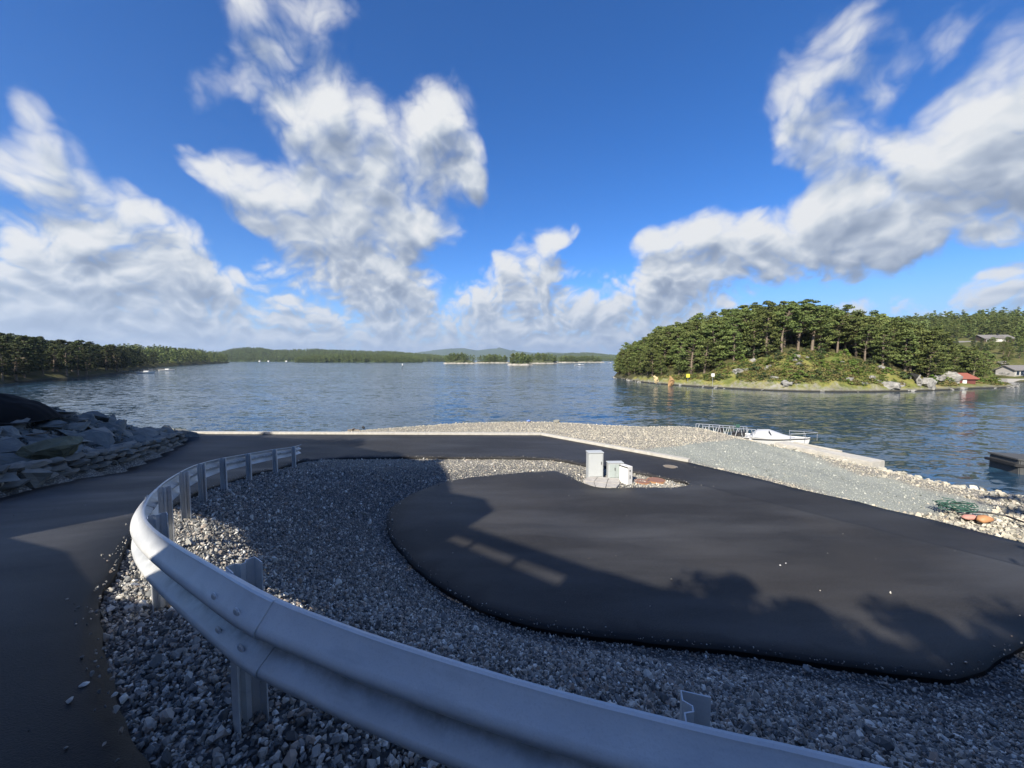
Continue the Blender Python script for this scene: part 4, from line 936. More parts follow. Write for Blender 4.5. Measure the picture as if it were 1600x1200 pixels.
def make_tree(name, seed, H=8.0, h0=.3, R0=2.4, pads=26, leaf=70, size=.19, flat=.36, m=None, bark=None, lean=.05, linkit=True, conical=0.0, limbs=True):
    rng = np.random.default_rng(seed); quads = []; tint = []; mb = MB()
    bend = rng.normal(0, lean, 2); ph = rng.uniform(0, 6)
    def tr(t): return np.array([bend[0]*H*t*t + .12*math.sin(ph + 4*t), bend[1]*H*t*t + .12*math.cos(ph + 3*t), H * t * .97])
    ts = np.linspace(0, 1, 8); r0 = H * .019 + .03
    mb.tube([tuple(tr(t) - (np.array([0,0,.4]) if t == 0 else 0)) for t in ts], [r0 * (1.2 - t) for t in ts], 6)
    for i in range(pads):
        t = h0 + (1 - h0) * (i + rng.uniform(0, .9)) / pads; k = (t - h0) / (1 - h0)
        prof = (1 - conical) * (math.sin(math.pi * min(1, .22 + .70 * k)) ** .8) + conical * (1 - k) ** .8
        rr = R0 * prof * rng.uniform(.35, .85); a = i * 2.4 + rng.uniform(-.6, .6)
        if k > .92: rr *= .3
        c = tr(t) + np.array([rr * math.cos(a), rr * math.sin(a), rng.uniform(-.1, .25)])
        pr = R0 * rng.uniform(.30, .50) * (1 - .35 * k); rad = np.array([pr, pr * rng.uniform(.75, 1.1), pr * flat * rng.uniform(.8, 1.3)])
        quads.append(leaf_cloud(rng, c, rad, leaf, size)); tint.append(np.repeat(np.clip(rng.normal(.45, .16) + rng.normal(0, .17, leaf), 0, 1), 4))
        if limbs and rr > .3: s_ = tr(max(t - .07, .05)); mb.tube([tuple(s_), tuple((s_ + c) / 2 + np.array([0, 0, -.05])), tuple(c)], [r0 * .35, r0 * .22, r0 * .12], 4, False)
    if limbs and h0 > .35:
        for i in range(5):
            t = rng.uniform(h0 * .5, h0 * .98); a = rng.uniform(0, 6.28); s_ = tr(t); L = rng.uniform(.4, 1.1); mb.tube([tuple(s_), tuple(s_ + np.array([L*math.cos(a), L*math.sin(a), rng.uniform(-.1, .4)]))], [r0*.25, .01], 4, False)
    V = np.concatenate(quads); F = np.arange(len(V)).reshape(-1, 4); tn = np.concatenate(tint)
    if linkit == 'merged':
        o = mesh_np(name, V, F, m, attrs={'tint': ('POINT', tn)}, linkit=False); return o
    root = empty(name); KIDS[root.name] = [mesh_np('crown', V, F, m, root, attrs={'tint': ('POINT', tn)}), mb.build('trunk', bark or M_BARK, root)]
    return root
PINES = [make_tree('pine_tree', 100 + i, H=8.4, h0=h0, R0=r0 * 1.12, pads=int(pd * 1.15), leaf=96, size=.155, m=M_PINE, flat=.40) for i, (h0, r0, pd) in enumerate([(.10, 2.6, 36), (.16, 2.4, 32), (.08, 2.8, 38), (.22, 2.5, 30), (.13, 2.2, 30)])]
PINEH = [make_tree('pine_tree', 140 + i, H=8.8, h0=h0, R0=r0 * 1.15, pads=int(pd * 1.2), leaf=96, size=.155, m=M_PINE, lean=.07) for i, (h0, r0, pd) in enumerate([(.42, 2.5, 26), (.50, 2.3, 22), (.36, 2.6, 28)])]
BUSH = [make_tree('shrub', 160 + i, H=1.5, h0=.1, R0=1.15, pads=9, leaf=60, size=.12, flat=.8, m=mm, limbs=False) for i, mm in enumerate([M_LEAF, M_LEAF, M_DLEAF])]
SPRUCE = [make_tree('spruce_tree', 170 + i, H=9, h0=.08, R0=2.0, pads=34, leaf=60, size=.17, flat=.4, m=M_DLEAF, conical=.9) for i in range(2)]
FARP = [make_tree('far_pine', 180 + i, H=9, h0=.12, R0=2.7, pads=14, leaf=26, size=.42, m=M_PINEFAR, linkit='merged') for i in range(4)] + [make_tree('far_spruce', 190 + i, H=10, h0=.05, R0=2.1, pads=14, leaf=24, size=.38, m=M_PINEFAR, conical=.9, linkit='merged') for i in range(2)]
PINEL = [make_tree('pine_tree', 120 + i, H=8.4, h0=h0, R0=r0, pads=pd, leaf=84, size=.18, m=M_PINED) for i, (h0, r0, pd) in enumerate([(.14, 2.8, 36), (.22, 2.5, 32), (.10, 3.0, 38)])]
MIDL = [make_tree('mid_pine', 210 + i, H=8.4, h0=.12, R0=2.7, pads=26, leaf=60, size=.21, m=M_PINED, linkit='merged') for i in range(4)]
MIDP = [make_tree('mid_pine', 200 + i, H=8.4, h0=.12, R0=2.6, pads=26, leaf=60, size=.21, m=M_PINE, linkit='merged') for i in range(4)]
FIRST = set()
def plant(protos, rng, loc, sc, label, cat, group, wide=1.0):
    p = protos[rng.integers(len(protos))]
    if p.name not in FIRST:
        FIRST.add(p.name); o = p; o.location = loc; o.rotation_euler = (0, 0, rng.uniform(0, 6.28)); o.scale = (sc * wide, sc * wide, sc)
    else: o = copy_thing(p, loc, rng.uniform(0, 6.28), (sc * wide, sc * wide, sc))
    tag(o, label, cat, group); return o
def terrain(name, xs, ys, hf, m, wood=None, kind='structure'):
    X, Y = np.meshgrid(xs, ys); P = np.c_[X.ravel(), Y.ravel()]; H = hf(P); nx, ny = len(xs), len(ys)
    i = (np.arange(ny - 1)[:, None] * nx + np.arange(nx - 1)[None]).ravel(); F = np.c_[i, i+1, i+nx+1, i+nx]; F = F[H[F].max(1) > WATER - 1.5]
    at_ = {'wood': ('POINT', wood(P))} if wood else None
    o = mesh_np(name, np.c_[P, H], F, m, smooth=True, attrs=at_); tag(o, kind=kind); return o

# ------------------------------------------------------------------ the wooded island on the right
ISL = smooth_poly([(31.2, 117), (30.9, 105), (30.95, 93), (33.8, 83), (37.75, 75.7), (43, 69.2), (48.7, 65.4), (57, 64.2), (64.9, 65.2), (71, 66.5), (78, 68.5), (86, 71.5), (95.3, 74), (103, 79), (105, 90), (100, 108), (90, 128), (75, 143), (55, 149), (43, 148), (35, 131)], 2, True)
def h_island(P):
    d = dist_poly(P, ISL, True)[0]; ins = inside(P, ISL); q = P[:, 0] / np.maximum(P[:, 1], 1)
    k = np.interp(q, [.26, .45, .7, .95, 1.08, 1.18, 1.3], [.80, .93, 1.0, .86, .50, .14, .07])
    n = vnoise(P, .22, 21, 4); n2 = vnoise(P, .7, 22, 4)
    h = 10.6 * k * (1 - np.exp(-d / 12.5)) + .5 * (1 - np.exp(-d / .9)) + n * .9 * np.clip(d / 5, 0, 1) * np.interp(q, [1.05, 1.15], [1, .15]) + n2 * .55 * np.interp(q, [1.05, 1.15], [1, .3]) * np.clip(1.3 - d / 9, .25, 1) * np.clip(d / .8, 0, 1)
    return WATER + np.where(ins, h, -np.minimum(d * .9, 3))
def open_knoll(P):
    """1 where the island is open heath, 0 in the wood"""
    d = dist_poly(P, ISL, True)[0]; q = P[:, 0] / P[:, 1]
    lim = np.interp(q, [.36, .42, .5, .56, .62, .72, .84, .90, .95, 1.02, 1.08, 1.16, 1.25], [1.2, 2.2, 3.0, 5.5, 9.5, 12.0, 12.0, 8.5, 6.0, 5.0, 3.0, 3.0, 5.0])
    return (d < lim) & (P[:, 1] < 100)
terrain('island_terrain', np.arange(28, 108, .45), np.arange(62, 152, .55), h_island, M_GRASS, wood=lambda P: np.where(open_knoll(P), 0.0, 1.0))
def forest_island():
    rng = np.random.default_rng(41); pts = []; tries = 0
    c = np.c_[rng.uniform(30, 105, 30000), rng.uniform(64, 128, 30000)]; d = dist_poly(c, ISL, True)[0]; ok = inside(c, ISL) & (d > 1.0) & ~open_knoll(c) ; c = c[ok]
    kept = np.zeros((0, 2))
    for p in c:
        sp = 2.25 if p[1] < 86 or p[0] / p[1] < .40 else (2.9 if p[1] < 100 else 4.6)
        if abs(p[0] - 88.5) < 4.5 and p[1] < 80: continue
        if len(kept) and np.min(np.hypot(kept[:, 0] - p[0], kept[:, 1] - p[1])) < sp: continue
        kept = np.vstack([kept, p])
    # the front ones stay individuals, hidden ones behind the crest go to the wood beyond
    q = kept[:, 0] / kept[:, 1]; dsh = dist_poly(kept, ISL[:int(len(ISL)*.62)], False)[0]; order = np.argsort(dsh + (kept[:, 1] - 64) * .12); kept = kept[order]; H = h_island(kept)
    NI = 222; d2 = dist_poly(kept, ISL, True)[0]
    for i, (p, h) in enumerate(zip(kept[:NI], H[:NI])):
        q = p[0] / p[1]; edge = open_knoll(np.array([p + np.array([-1.0, -3.4]), p + np.array([0, -4.5])])).any() and .58 < q < .95 and rng.uniform() < .7
        low = q > 1.02 or d2[i] < 3.2
        sc = rng.uniform(.78, 1.12) * (.72 if d2[i] < 3 else .80 if q > 1.1 else (.85 if q < .38 else 1))
        zone = ('on the left tip' if q < .36 else 'on the left slope' if q < .46 else 'left of the knoll' if q < .58 else 'above the knoll, left part' if q < .70 else 'above the knoll, right part' if q < .80 else 'right of the knoll' if q < .93 else 'on the middle right' if q < 1.06 else 'on the low right end')
        row = 'near the water' if d2[i] < 4 else ('second row' if d2[i] < 8 else ('mid slope' if d2[i] < 15 else 'high up'))
        form = 'bare trunked' if edge else 'bushy'; size = 'tall' if sc > 1.0 else ('medium' if sc > .85 else 'short')
        plant(PINEH if edge else PINES, rng, (p[0], p[1], h - .1), sc, f'{size} {form} island pine {row} {zone}', 'pine tree', 'pines covering the wooded island', rng.uniform(.92, 1.15))
    rest = kept[NI:]; scatter('island_wood', np.c_[rest, H[NI:] - .1], rng.uniform(.85, 1.15, len(rest)), MIDP, upright=True, seed=3, label='wood of pines over the crest of the island')
    # shrubs on the heath
    c = np.c_[rng.uniform(32, 104, 5000), rng.uniform(63, 96, 5000)]; d = dist_poly(c, ISL, True)[0]; c = c[inside(c, ISL) & (d > 1.5) & open_knoll(c) & ~((np.abs(c[:, 0] - 88.5) < 5) & (c[:, 1] < 78))]
    k2 = []
    for p in c:
        if len(k2) >= 62: break
        if all(np.hypot(*(p - r)) > 1.7 for r in k2): k2.append(p)
    k2 = np.array(k2); H = h_island(k2); d = dist_poly(k2, ISL, True)[0]
    for p, h, dd in zip(k2, H, d):
        q = p[0] / p[1]; zone = 'left of the knoll' if q < .6 else ('on the knoll' if q < .86 else ('right of the knoll' if q < 1.02 else 'near the boathouse'))
        plant(BUSH, rng, (p[0], p[1], h - .25), rng.uniform(.45, 1.0), f'{"yellowish" if rng.uniform() < .5 else "green"} low leafy shrub {"by the shore rocks" if dd < 4 else "in the heath"} {zone}', 'shrub', 'shrubs on the island heath', rng.uniform(1, 1.3))
    p = at(1178, 571, 77.5); o = plant([BUSH[2]], rng, (p.x, p.y, float(h_island(np.array([[p.x, p.y]]))[0]) - .2), 2.1, 'big round dark green bush at the top left of the open knoll', 'shrub', None, .85)
    # heath tufts
    tuft = [mesh_np('tuft', leaf_cloud(rng, np.zeros(3), np.array([.6, .6, .26]), 40, .11, .8), np.arange(160).reshape(-1, 4), mm, attrs={'tint': ('POINT', rng.uniform(.1, 1, 160))}, linkit=False) for mm in (M_LEAF, M_DLEAF, M_HEATH, M_HEATH)]
    c = np.c_[rng.uniform(32, 104, 30000), rng.uniform(63, 98, 30000)]; d = dist_poly(c, ISL, True)[0]; n = vnoise(c, .35, 61, 3); c = c[inside(c, ISL) & (d > 1.3) & open_knoll(c) & (n > -.15) & ~((np.abs(c[:, 0] - 88.5) < 5) & (c[:, 1] < 76))][:6500]
    scatter('heath', np.c_[c, h_island(c) + .02], rng.uniform(.5, 1.2, len(c)), tuft, upright=True, seed=8, label='heather and grass tufts on the open slope of the island')
M_HEATH = mat('heather', spec=.2, fn=m_crown((.12, .12, .04), (.20, .17, .06), (.26, .20, .10)))
forest_island()
def island_rocks():
    rng = np.random.default_rng(77); protos = []
    for i in range(7):
        V, F = crag(rng, (1, .7, .5 + .15 * rng.uniform()), 13, 1, .08); protos.append(mesh_np('shore_rock', V, F, M_PROCK, linkit=False).data)
    L = ISL[:int(len(ISL) * .60)]; n = 0
    for i in range(0, len(L)):
        for k in range(2):
            p = L[i] + rng.normal(0, .5, 2); q = p[0] / p[1]
            if p[1] > 118 or n > 110: continue
            r = rng.uniform(.35, 1.25); c = p + np.array([.1, .6]); n += 1
            o = link(bpy.data.objects.new('shore_rock', protos[rng.integers(7)])); o.location = (c[0], c[1], WATER + r * .10); o.rotation_euler = (rng.normal(0, .2), rng.normal(0, .2), rng.uniform(-.5, .5)); o.scale = (r * 1.3, r, r * rng.uniform(.5, .9))
            z = 'left tip' if q < .36 else ('left front' if q < .55 else ('front below the knoll' if q < .86 else ('front right' if q < 1.02 else 'right end')))
            tag(o, f'{"broad" if r > .95 else "small" if r < .6 else "rough"} grey rock at the waterline of the island, {z}', 'rock', 'rocks along the island waterline')
    for (px, py, Y, s, m, lab, rz) in [(1024, 593, 80.5, (1.6, 1.4, 2.3), M_CROCK, 'cream coloured boulder on the island shore, left of the ochre rock', .3), (1048, 596, 78.0, (2.6, 1.8, 2.6), M_OROCK, 'ochre orange rock face at the island waterline', .8),
            (1394, 604, 66.8, (6.0, 3.0, 3.2), M_PROCK, 'grey cliff block left of the dark cleft on the island', .4), (1424, 597, 69.5, (2.0, 4.0, 5.2), M_CLEFTSHADE, 'black shaded cleft wall in the island cliff', .0), (1434.5, 600, 67.6, (.9, 1.4, 4.0), M_PROCK, 'narrow upright pale rock slab beside the dark cleft', .15),
            (1449, 601, 68.2, (3.6, 2.8, 3.4), M_PROCK, 'grey cliff block right of the dark cleft', .2), (1476, 588, 74.5, (7.0, 3.2, 3.4), M_PROCK, 'sloping pale rock face above the red boathouse', -.25), (1465, 592, 71.5, (3.4, 2.2, 2.2), M_PROCK, 'lower rock outcrop left of the boathouse', .5),
            (1352, 604, 65.8, (4.0, 2.0, 2.0), M_PROCK, 'dark fissured rock at the waterline right of the knoll', .1), (1228, 600, 66.8, (3.0, 1.8, 1.7), M_PROCK, 'grey outcrop at the foot of the open knoll', .2), (1160, 579, 73.8, (4.5, 2.2, 2.0), M_PROCK, 'bare rock ledge left of the round bush', -.2), (1158, 563, 79, (1.6, 1.4, 2.6), M_PROCK, 'tall grey rock left of the big round bush', 0)]:
        V, F = crag(rng, s, 15, 3, .11); o = mesh_np('rock', V, F, m); p = at(px, py, Y); o.location = p; o.rotation_euler = (0, 0, rz); tag(o, lab, 'rock')
M_CLEFTSHADE = plain('cleft_shade_black', (.018, .018, .016), .9, .5, scale=1)  # near-black to paint the shade inside the island cleft
island_rocks()
def ledges():
    rng = np.random.default_rng(88); n = 0
    while n < 16:
        p = np.array([rng.uniform(46, 86), rng.uniform(65, 84)]); d = dist_poly(p[None], ISL, True)[0][0]
        if not (inside(p[None], ISL)[0] and 2 < d < 10 and open_knoll(p[None])[0]): continue
        V, F = crag(rng, (rng.uniform(1.2, 3.2), rng.uniform(.9, 1.8), rng.uniform(.6, 1.3)), 15, 2, .1); o = mesh_np('rock', V, F, M_PROCK); o.location = (p[0], p[1], float(h_island(p[None])[0]) + .1); o.rotation_euler = (rng.normal(0, .2), rng.normal(0, .2), rng.uniform(-.6, .6)); q = p[0] / p[1]
        tag(o, f'grey rock ledge showing through the heath {"low" if d < 4.5 else "midway" if d < 7.5 else "high"} on the {"left" if q < .68 else "middle" if q < .86 else "right"} of the knoll', 'rock', 'rock ledges in the heath'); n += 1
ledges()
for px, py, Y, sz, m, lab in ((1075, 592, 79.5, .75, M_YEL, 'yellow warning sign on the island shore'), (1114, 590.5, 74.5, .62, M_WHITE, 'white square sign on the island shore')):
    p = at(px, py - 2, Y); r = empty('shore_sign', p); MB().box((-sz/2, -.02, 0), (sz/2, .02, sz)).build('sign_panel', m, r, bevel=.01); MB().tube([(0, .05, -2.2), (0, .05, sz * .8)], .035, 6).build('post', M_ALU, r); tag(r, lab, 'sign')

def house(name, label, loc, rz, w, d, h, rh, mw, mr, wins=(), doors=(), over=.35, cat='house', gable=None, base=None, chim=True):
    """gabled house, ridge along local x; windows on the front (local -y)"""
    r = empty(name, loc, rz); MB().prism([(0, 0), (w, 0), (w, d), (0, d)], -1.5, h).build('wall', mw, r)
    m = MB(); m.add([(0, 0, h), (0, d, h), (0, d/2, h + rh), (w, 0, h), (w, d, h), (w, d/2, h + rh)], [(0, 1, 2), (3, 5, 4), (0, 3, 4, 1), (0, 2, 5, 3), (1, 4, 5, 2)]); m.build('gable', mw, r)
    k = rh / (d / 2); o = over; m = MB(); T = .16
    for s in (0, 1):
        y0, y1 = (-o, d/2) if s == 0 else (d + o, d/2); z0 = h - k * o + .03; z1 = h + rh + .03
        m.add([(-o, y0, z0), (w + o, y0, z0), (w + o, y1, z1), (-o, y1, z1), (-o, y0, z0 + T), (w + o, y0, z0 + T), (w + o, y1, z1 + T), (-o, y1, z1 + T)], [(3,2,1,0), (4,5,6,7), (0,1,5,4), (1,2,6,5), (2,3,7,6), (3,0,4,7)])
    rf = m.build('roof', mr, r)
    if chim: MB().box((w*.62, d*.42, h + rh*.6), (w*.62 + .6, d*.42 + .6, h + rh + .8)).build('chimney', M_DARK, rf)
    for (x, z, ww, wh) in wins:
        f = MB().box((x - .08, -.07, z - .08), (x + ww + .08, -.002, z + wh + .08)).build('window', M_WHITE, r); MB().box((x, -.085, z), (x + ww, -.071, z + wh)).build('pane', M_GLASS, f)
    for (x, ww, wh, md) in doors: MB().box((x, -.08, 0), (x + ww, -.002, wh)).build('door', md, r)
    if gable:
        gx, gw, gd = gable; MB().prism([(gx, -gd), (gx + gw, -gd), (gx + gw, -.003), (gx, -.003)], 0, h - .1).build('bay', M_HWALL, r)
        g = MB(); z = h - .1; g.add([(gx - .4, -gd - .4, z - .1), (gx + gw + .4, -gd - .4, z - .1), (gx + gw/2, -gd - .4, z + 1.6), (gx - .4, d * .4, z - .1), (gx + gw + .4, d * .4, z - .1), (gx + gw/2, d*.4, z + 1.6)], [(0, 1, 2), (3, 5, 4), (0, 2, 5, 3), (1, 4, 5, 2), (0, 3, 4, 1)]); g.build('bay_roof', mr, r)
        MB().box((gx + .5, -gd - .05, 1.0), (gx + gw - .5, -gd - .002, h - .6)).build('window', M_HWALL, r)
    tag(r, label, cat); return r
house('boathouse', 'dark red boathouse with red roof at the low right end of the island', Vector((at(1480, 602, 75.0).x, 75.0, WATER + .55)), R(-6), 4.9, 4.0, 1.2, .85, M_REDW, M_REDR, doors=((2.6, .7, 1.1, M_WHITE),), over=.35, cat='boathouse', chim=False)

# ------------------------------------------------------------------ hillside behind the island
HSH = smooth_poly([(96, 150), (101, 138), (108, 126), (113, 112), (117, 99), (121, 92), (150, 89), (210, 86), (420, 80), (420, 400), (160, 400), (130, 330), (105, 250), (98, 190)], 4, True)
def h_hill(P):
    d = dist_poly(P, HSH, True)[0]; ins = inside(P, HSH); q = P[:, 0] / P[:, 1]
    h = 1.2 * (1 - np.exp(-d / 2)) + np.interp(P[:, 1], [92, 100, 112, 130, 200, 255, 330, 420], [0, 1.6, 4.2, 7.2, 13.5, 27, 31, 29]) * np.clip(d / 18, 0, 1) * np.interp(q, [.5, .9, 1.05, 1.3], [.45, .75, .97, 1.05])
    return WATER + np.where(ins, h + vnoise(P, .05, 31, 4) * 1.6 * np.clip(d / 10, 0, 1), -np.minimum(d, 3))
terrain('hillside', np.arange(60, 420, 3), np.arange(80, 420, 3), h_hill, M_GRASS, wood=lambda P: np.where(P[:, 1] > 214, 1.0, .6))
def hill_trees():
    rng = np.random.default_rng(51); c = np.c_[rng.uniform(75, 400, 26000), rng.uniform(94, 330, 26000)]
    d = dist_poly(c, HSH, True)[0]; q = c[:, 0] / c[:, 1]; c = c[inside(c, HSH) & (d > 3) & (q > .82) & (q < 1.5)]
    clear = [at(1560, 536, 200), at(1482, 541, 190), at(1596, 592, 97), at(1520, 541, 195)]; ok = np.ones(len(c), bool)
    for k in clear: ok &= ~((np.abs(c[:, 0] / c[:, 1] - k.x / k.y) < (.055 if k.y > 150 else .03)) & (c[:, 1] < k.y + 9) & (c[:, 1] > k.y - (66 if k.y > 150 else 5)))
    qq = c[:, 0] / c[:, 1]; dens = np.where(c[:, 1] > 208, 1.0, np.where(c[:, 1] > 180, .22, .85)); c = c[ok & (rng.uniform(size=len(c)) < dens)]; kept = []
    for p in c:
        sp = 4.2
        if all(abs(p[0] - r[0]) > sp or np.hypot(*(p - r)) > sp for r in kept): kept.append(p)
        if len(kept) > 1300: break
    kept = np.array(kept); kept = kept[np.argsort(kept[:, 1])]; H = h_hill(kept); vis = (kept[:, 0] / kept[:, 1] > 1.08) & (kept[:, 0] / kept[:, 1] < 1.36)
    idx = [i for i in range(len(kept)) if vis[i]][:26]
    for i in idx:
        p = kept[i]; qq_ = p[0] / p[1]; zone = ('behind the low end of the island' if qq_ < 1.16 else 'left below the dark bungalow' if qq_ < 1.23 else 'below the dark bungalow' if qq_ < 1.30 else 'at the right edge') + (', by the channel' if p[1] < 112 else ', on the lower slope' if p[1] < 142 else ', upslope')
        plant(PINES if rng.uniform() < .7 else SPRUCE, rng, (p[0], p[1], H[i] - .1), rng.uniform(.6, .95) * (.6 if p[1] < 142 else 1), f'small dark conifer {zone}', 'conifer', 'conifers on the hillside across the channel')
    m = np.ones(len(kept), bool); m[idx] = False
    scatter('hillside_wood', np.c_[kept[m], H[m] - .1], rng.uniform(.7, 1.1, m.sum()) * np.where(kept[m][:, 1] < 142, .6, 1), MIDP + FARP[4:], upright=True, seed=5, label='dense conifer wood on the hillside behind the island')
hill_trees()
M_DWOOD = plain('dark_stained_boards', (.07, .05, .04), .8, .2)
p = at(1538, 536.5, 200); house('house', 'wide dark walled bungalow with grey roof and white gable high on the hillside', p, R(-4), 14.5, 7, 2.5, 1.9, M_DWOOD, M_GREYR, wins=((1.0, .9, 1.2, 1.1), (11.2, .9, 1.4, 1.1)), gable=(3.6, 5, 1.4))
r = empty('terrace', p + Vector((-2, -3.2, -1.6)), R(-4)); MB().box((0, 0, -1.4), (17, 2.6, 0)).build('deck', M_HWALL, r); MB().box((0, -.05, .001), (17, 0, .5)).build('parapet', M_HWALL, r); tag(r, 'long white terrace wall below the hillside bungalow', 'terrace')
p = at(1473, 543.5, 190); house('house', 'small grey roofed house with white garage half hidden by pines', p, R(14), 7, 6, 2.4, 1.7, M_HWALL, M_GREYR, doors=((3.6, 2.2, 2.0, M_WHITE),), chim=False)
p = at(1500, 543.5, 192); house('house', 'low stone coloured house between the garage and the bungalow', p, R(-10), 9, 6, 1.8, 1.5, M_STUC, M_GREYR, wins=((1.4, .6, 1.2, .9), (5.5, .6, 1.2, .9)), chim=False)
p = at(1584, 590.5, 97); house('house', 'grey boathouse with two dark windows on a stone quay by the water', p, R(8), 7.5, 3.4, 2.0, 1.0, M_STUC, M_GREYR, wins=((.6, .7, .9, 1.1), (1.9, .7, .9, 1.1), (3.6, .9, .8, .8)), chim=False)
r = empty('stone_quay', at(1574, 597, 93), R(4)); MB().box((0, 0, -1), (14, 3.0, .75)).build('quay_wall', M_STUC, r, bevel=.05); tag(r, 'stone quay in front of the grey boathouse across the channel', 'quay')
for px, py, Y, s, lab in ((1566, 567, 106, (4, 2.5, 2), 'pale rock outcrop above the stone quay'), (1570, 575, 101, (5, 2.5, 1.6), 'flat pale rocks left of the grey boathouse'), (1567, 584, 96, (4, 1.5, 1.2), 'lowest pale rock ledge left of the grey boathouse')):
    V, F = crag(RNG, s, 15, 2, .1); o = mesh_np('rock', V, F, M_PROCK); o.location = at(px, py, Y); tag(o, lab, 'rock')

# ------------------------------------------------------------------ wooded shore on the left
LSH = smooth_poly([(-70, 20), (-92, 50), (-112, 84), (-121, 100), (-129.5, 116), (-150, 143), (-158, 158), (-176, 172), (-192, 197), (-206, 214), (-214, 224), (-232, 236), (-262, 290), (-330, 400), (-400, 520), (-460, 622), (-482, 653), (-505, 690), (-560, 720), (-760, 760), (-760, -60), (-120, -60)], 7, True)
def h_left(P):
    d = dist_poly(P, LSH, True)[0]; ins = inside(P, LSH); k = np.interp(P[:, 1], [0, 120, 220, 400, 700], [1.0, 1.0, 1.15, 1.6, 2.2])
    h = .7 * (1 - np.exp(-d / 1.2)) + 5.6 * k * (1 - np.exp(-d / 24)) + vnoise(P, .03, 41, 4) * 2.2 * np.clip(d / 12, 0, 1)
    return WATER + np.where(ins, h, -np.minimum(d, 3))
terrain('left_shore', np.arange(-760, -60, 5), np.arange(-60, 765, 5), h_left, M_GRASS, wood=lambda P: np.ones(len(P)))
def left_trees():
    rng = np.random.default_rng(61); n = 60000; Y = rng.uniform(30, 740, n) ** 1.0; X = rng.uniform(-620, -60, n); c = np.c_[X, Y]; d = dist_poly(c, LSH, True)[0]
    c = c[inside(c, LSH) & (d > 1.2) & (d < 62) & (c[:, 0] / c[:, 1] > -1.62)]; kept = []; cell = {}
    for p in c:
        sp = 4.0 if p[1] < 260 else 6.5; key = (int(p[0] // 7), int(p[1] // 7)); near = [r for a in (-1, 0, 1) for b in (-1, 0, 1) for r in cell.get((key[0]+a, key[1]+b), [])]
        if all(np.hypot(*(p - r)) > sp for r in near): kept.append(p); cell.setdefault(key, []).append(p)
        if len(kept) > 3800: break
    kept = np.array(kept); d = dist_poly(kept, LSH, True)[0]; H = h_left(kept); D = np.hypot(kept[:, 0], kept[:, 1]) + d * 2.0; vis = kept[:, 0] / kept[:, 1] > -1.38; order = np.argsort(np.where(vis, D, 1e9)); idx = set(order[:62].tolist())
    for i in sorted(idx):
        p = kept[i]; row = 'over the water' if d[i] < 5 else ('front row' if d[i] < 16 else 'back row'); z = 'at the left edge' if p[0] / p[1] < -1.18 else ('left of the moored dinghies' if p[0] / p[1] < -.98 else 'near the wooden jetty')
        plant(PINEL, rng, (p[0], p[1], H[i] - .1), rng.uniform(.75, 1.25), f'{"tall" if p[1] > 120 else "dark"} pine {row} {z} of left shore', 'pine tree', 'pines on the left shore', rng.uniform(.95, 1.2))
    m = np.array([i not in idx for i in range(len(kept))]); far = kept[:, 1] > 300
    a = m & ~far; b = m & far
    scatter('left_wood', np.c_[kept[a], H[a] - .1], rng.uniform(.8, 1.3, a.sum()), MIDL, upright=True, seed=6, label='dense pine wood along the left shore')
    scatter('left_headland_wood', np.c_[kept[b], H[b] - .1], rng.uniform(.9, 1.4, b.sum()), FARP, upright=True, seed=7, label='pines on the far headland of the left shore')
left_trees()
def small_left():
    p = at(60, 593.5, 104); o = MB().box((-2.0, -.7, 0), (2.0, .7, .32)).build('swim_raft', M_WHITE, bevel=.05); o.location = (p.x, p.y, WATER + .02); o.rotation_euler = (0, 0, .1); tag(o, 'white flat swimming raft floating off the left shore', 'raft')
    boat('boat', 'left white dinghy moored by the wooden jetty on the left shore', (*G(228, 583.5, WATER), WATER + .05), .5, 5.2, 1.8, False); boat('boat', 'right white boat moored at the end of the wooden jetty', (*G(261, 579.5, WATER), WATER + .05), .3, 6.0, 2.0, False)
    a = Vector((*G(222, 578.5, WATER), WATER)); b = Vector((*G(268, 578.2, WATER), WATER)); d = (b - a); r = empty('jetty', a, math.atan2(d.y, d.x)); L = d.length
    MB().box((0, -.9, .45), (L, .9, .62)).build('deck', M_WOOD, r); [MB().tube([(L * t, y, -1.5), (L * t, y, .45)], .12, 6).build('pile', M_WOOD, r) for t in (.2, .6, .95) for y in (-.7, .7)]; tag(r, 'low wooden jetty reaching out from the left shore', 'jetty')
small_left()

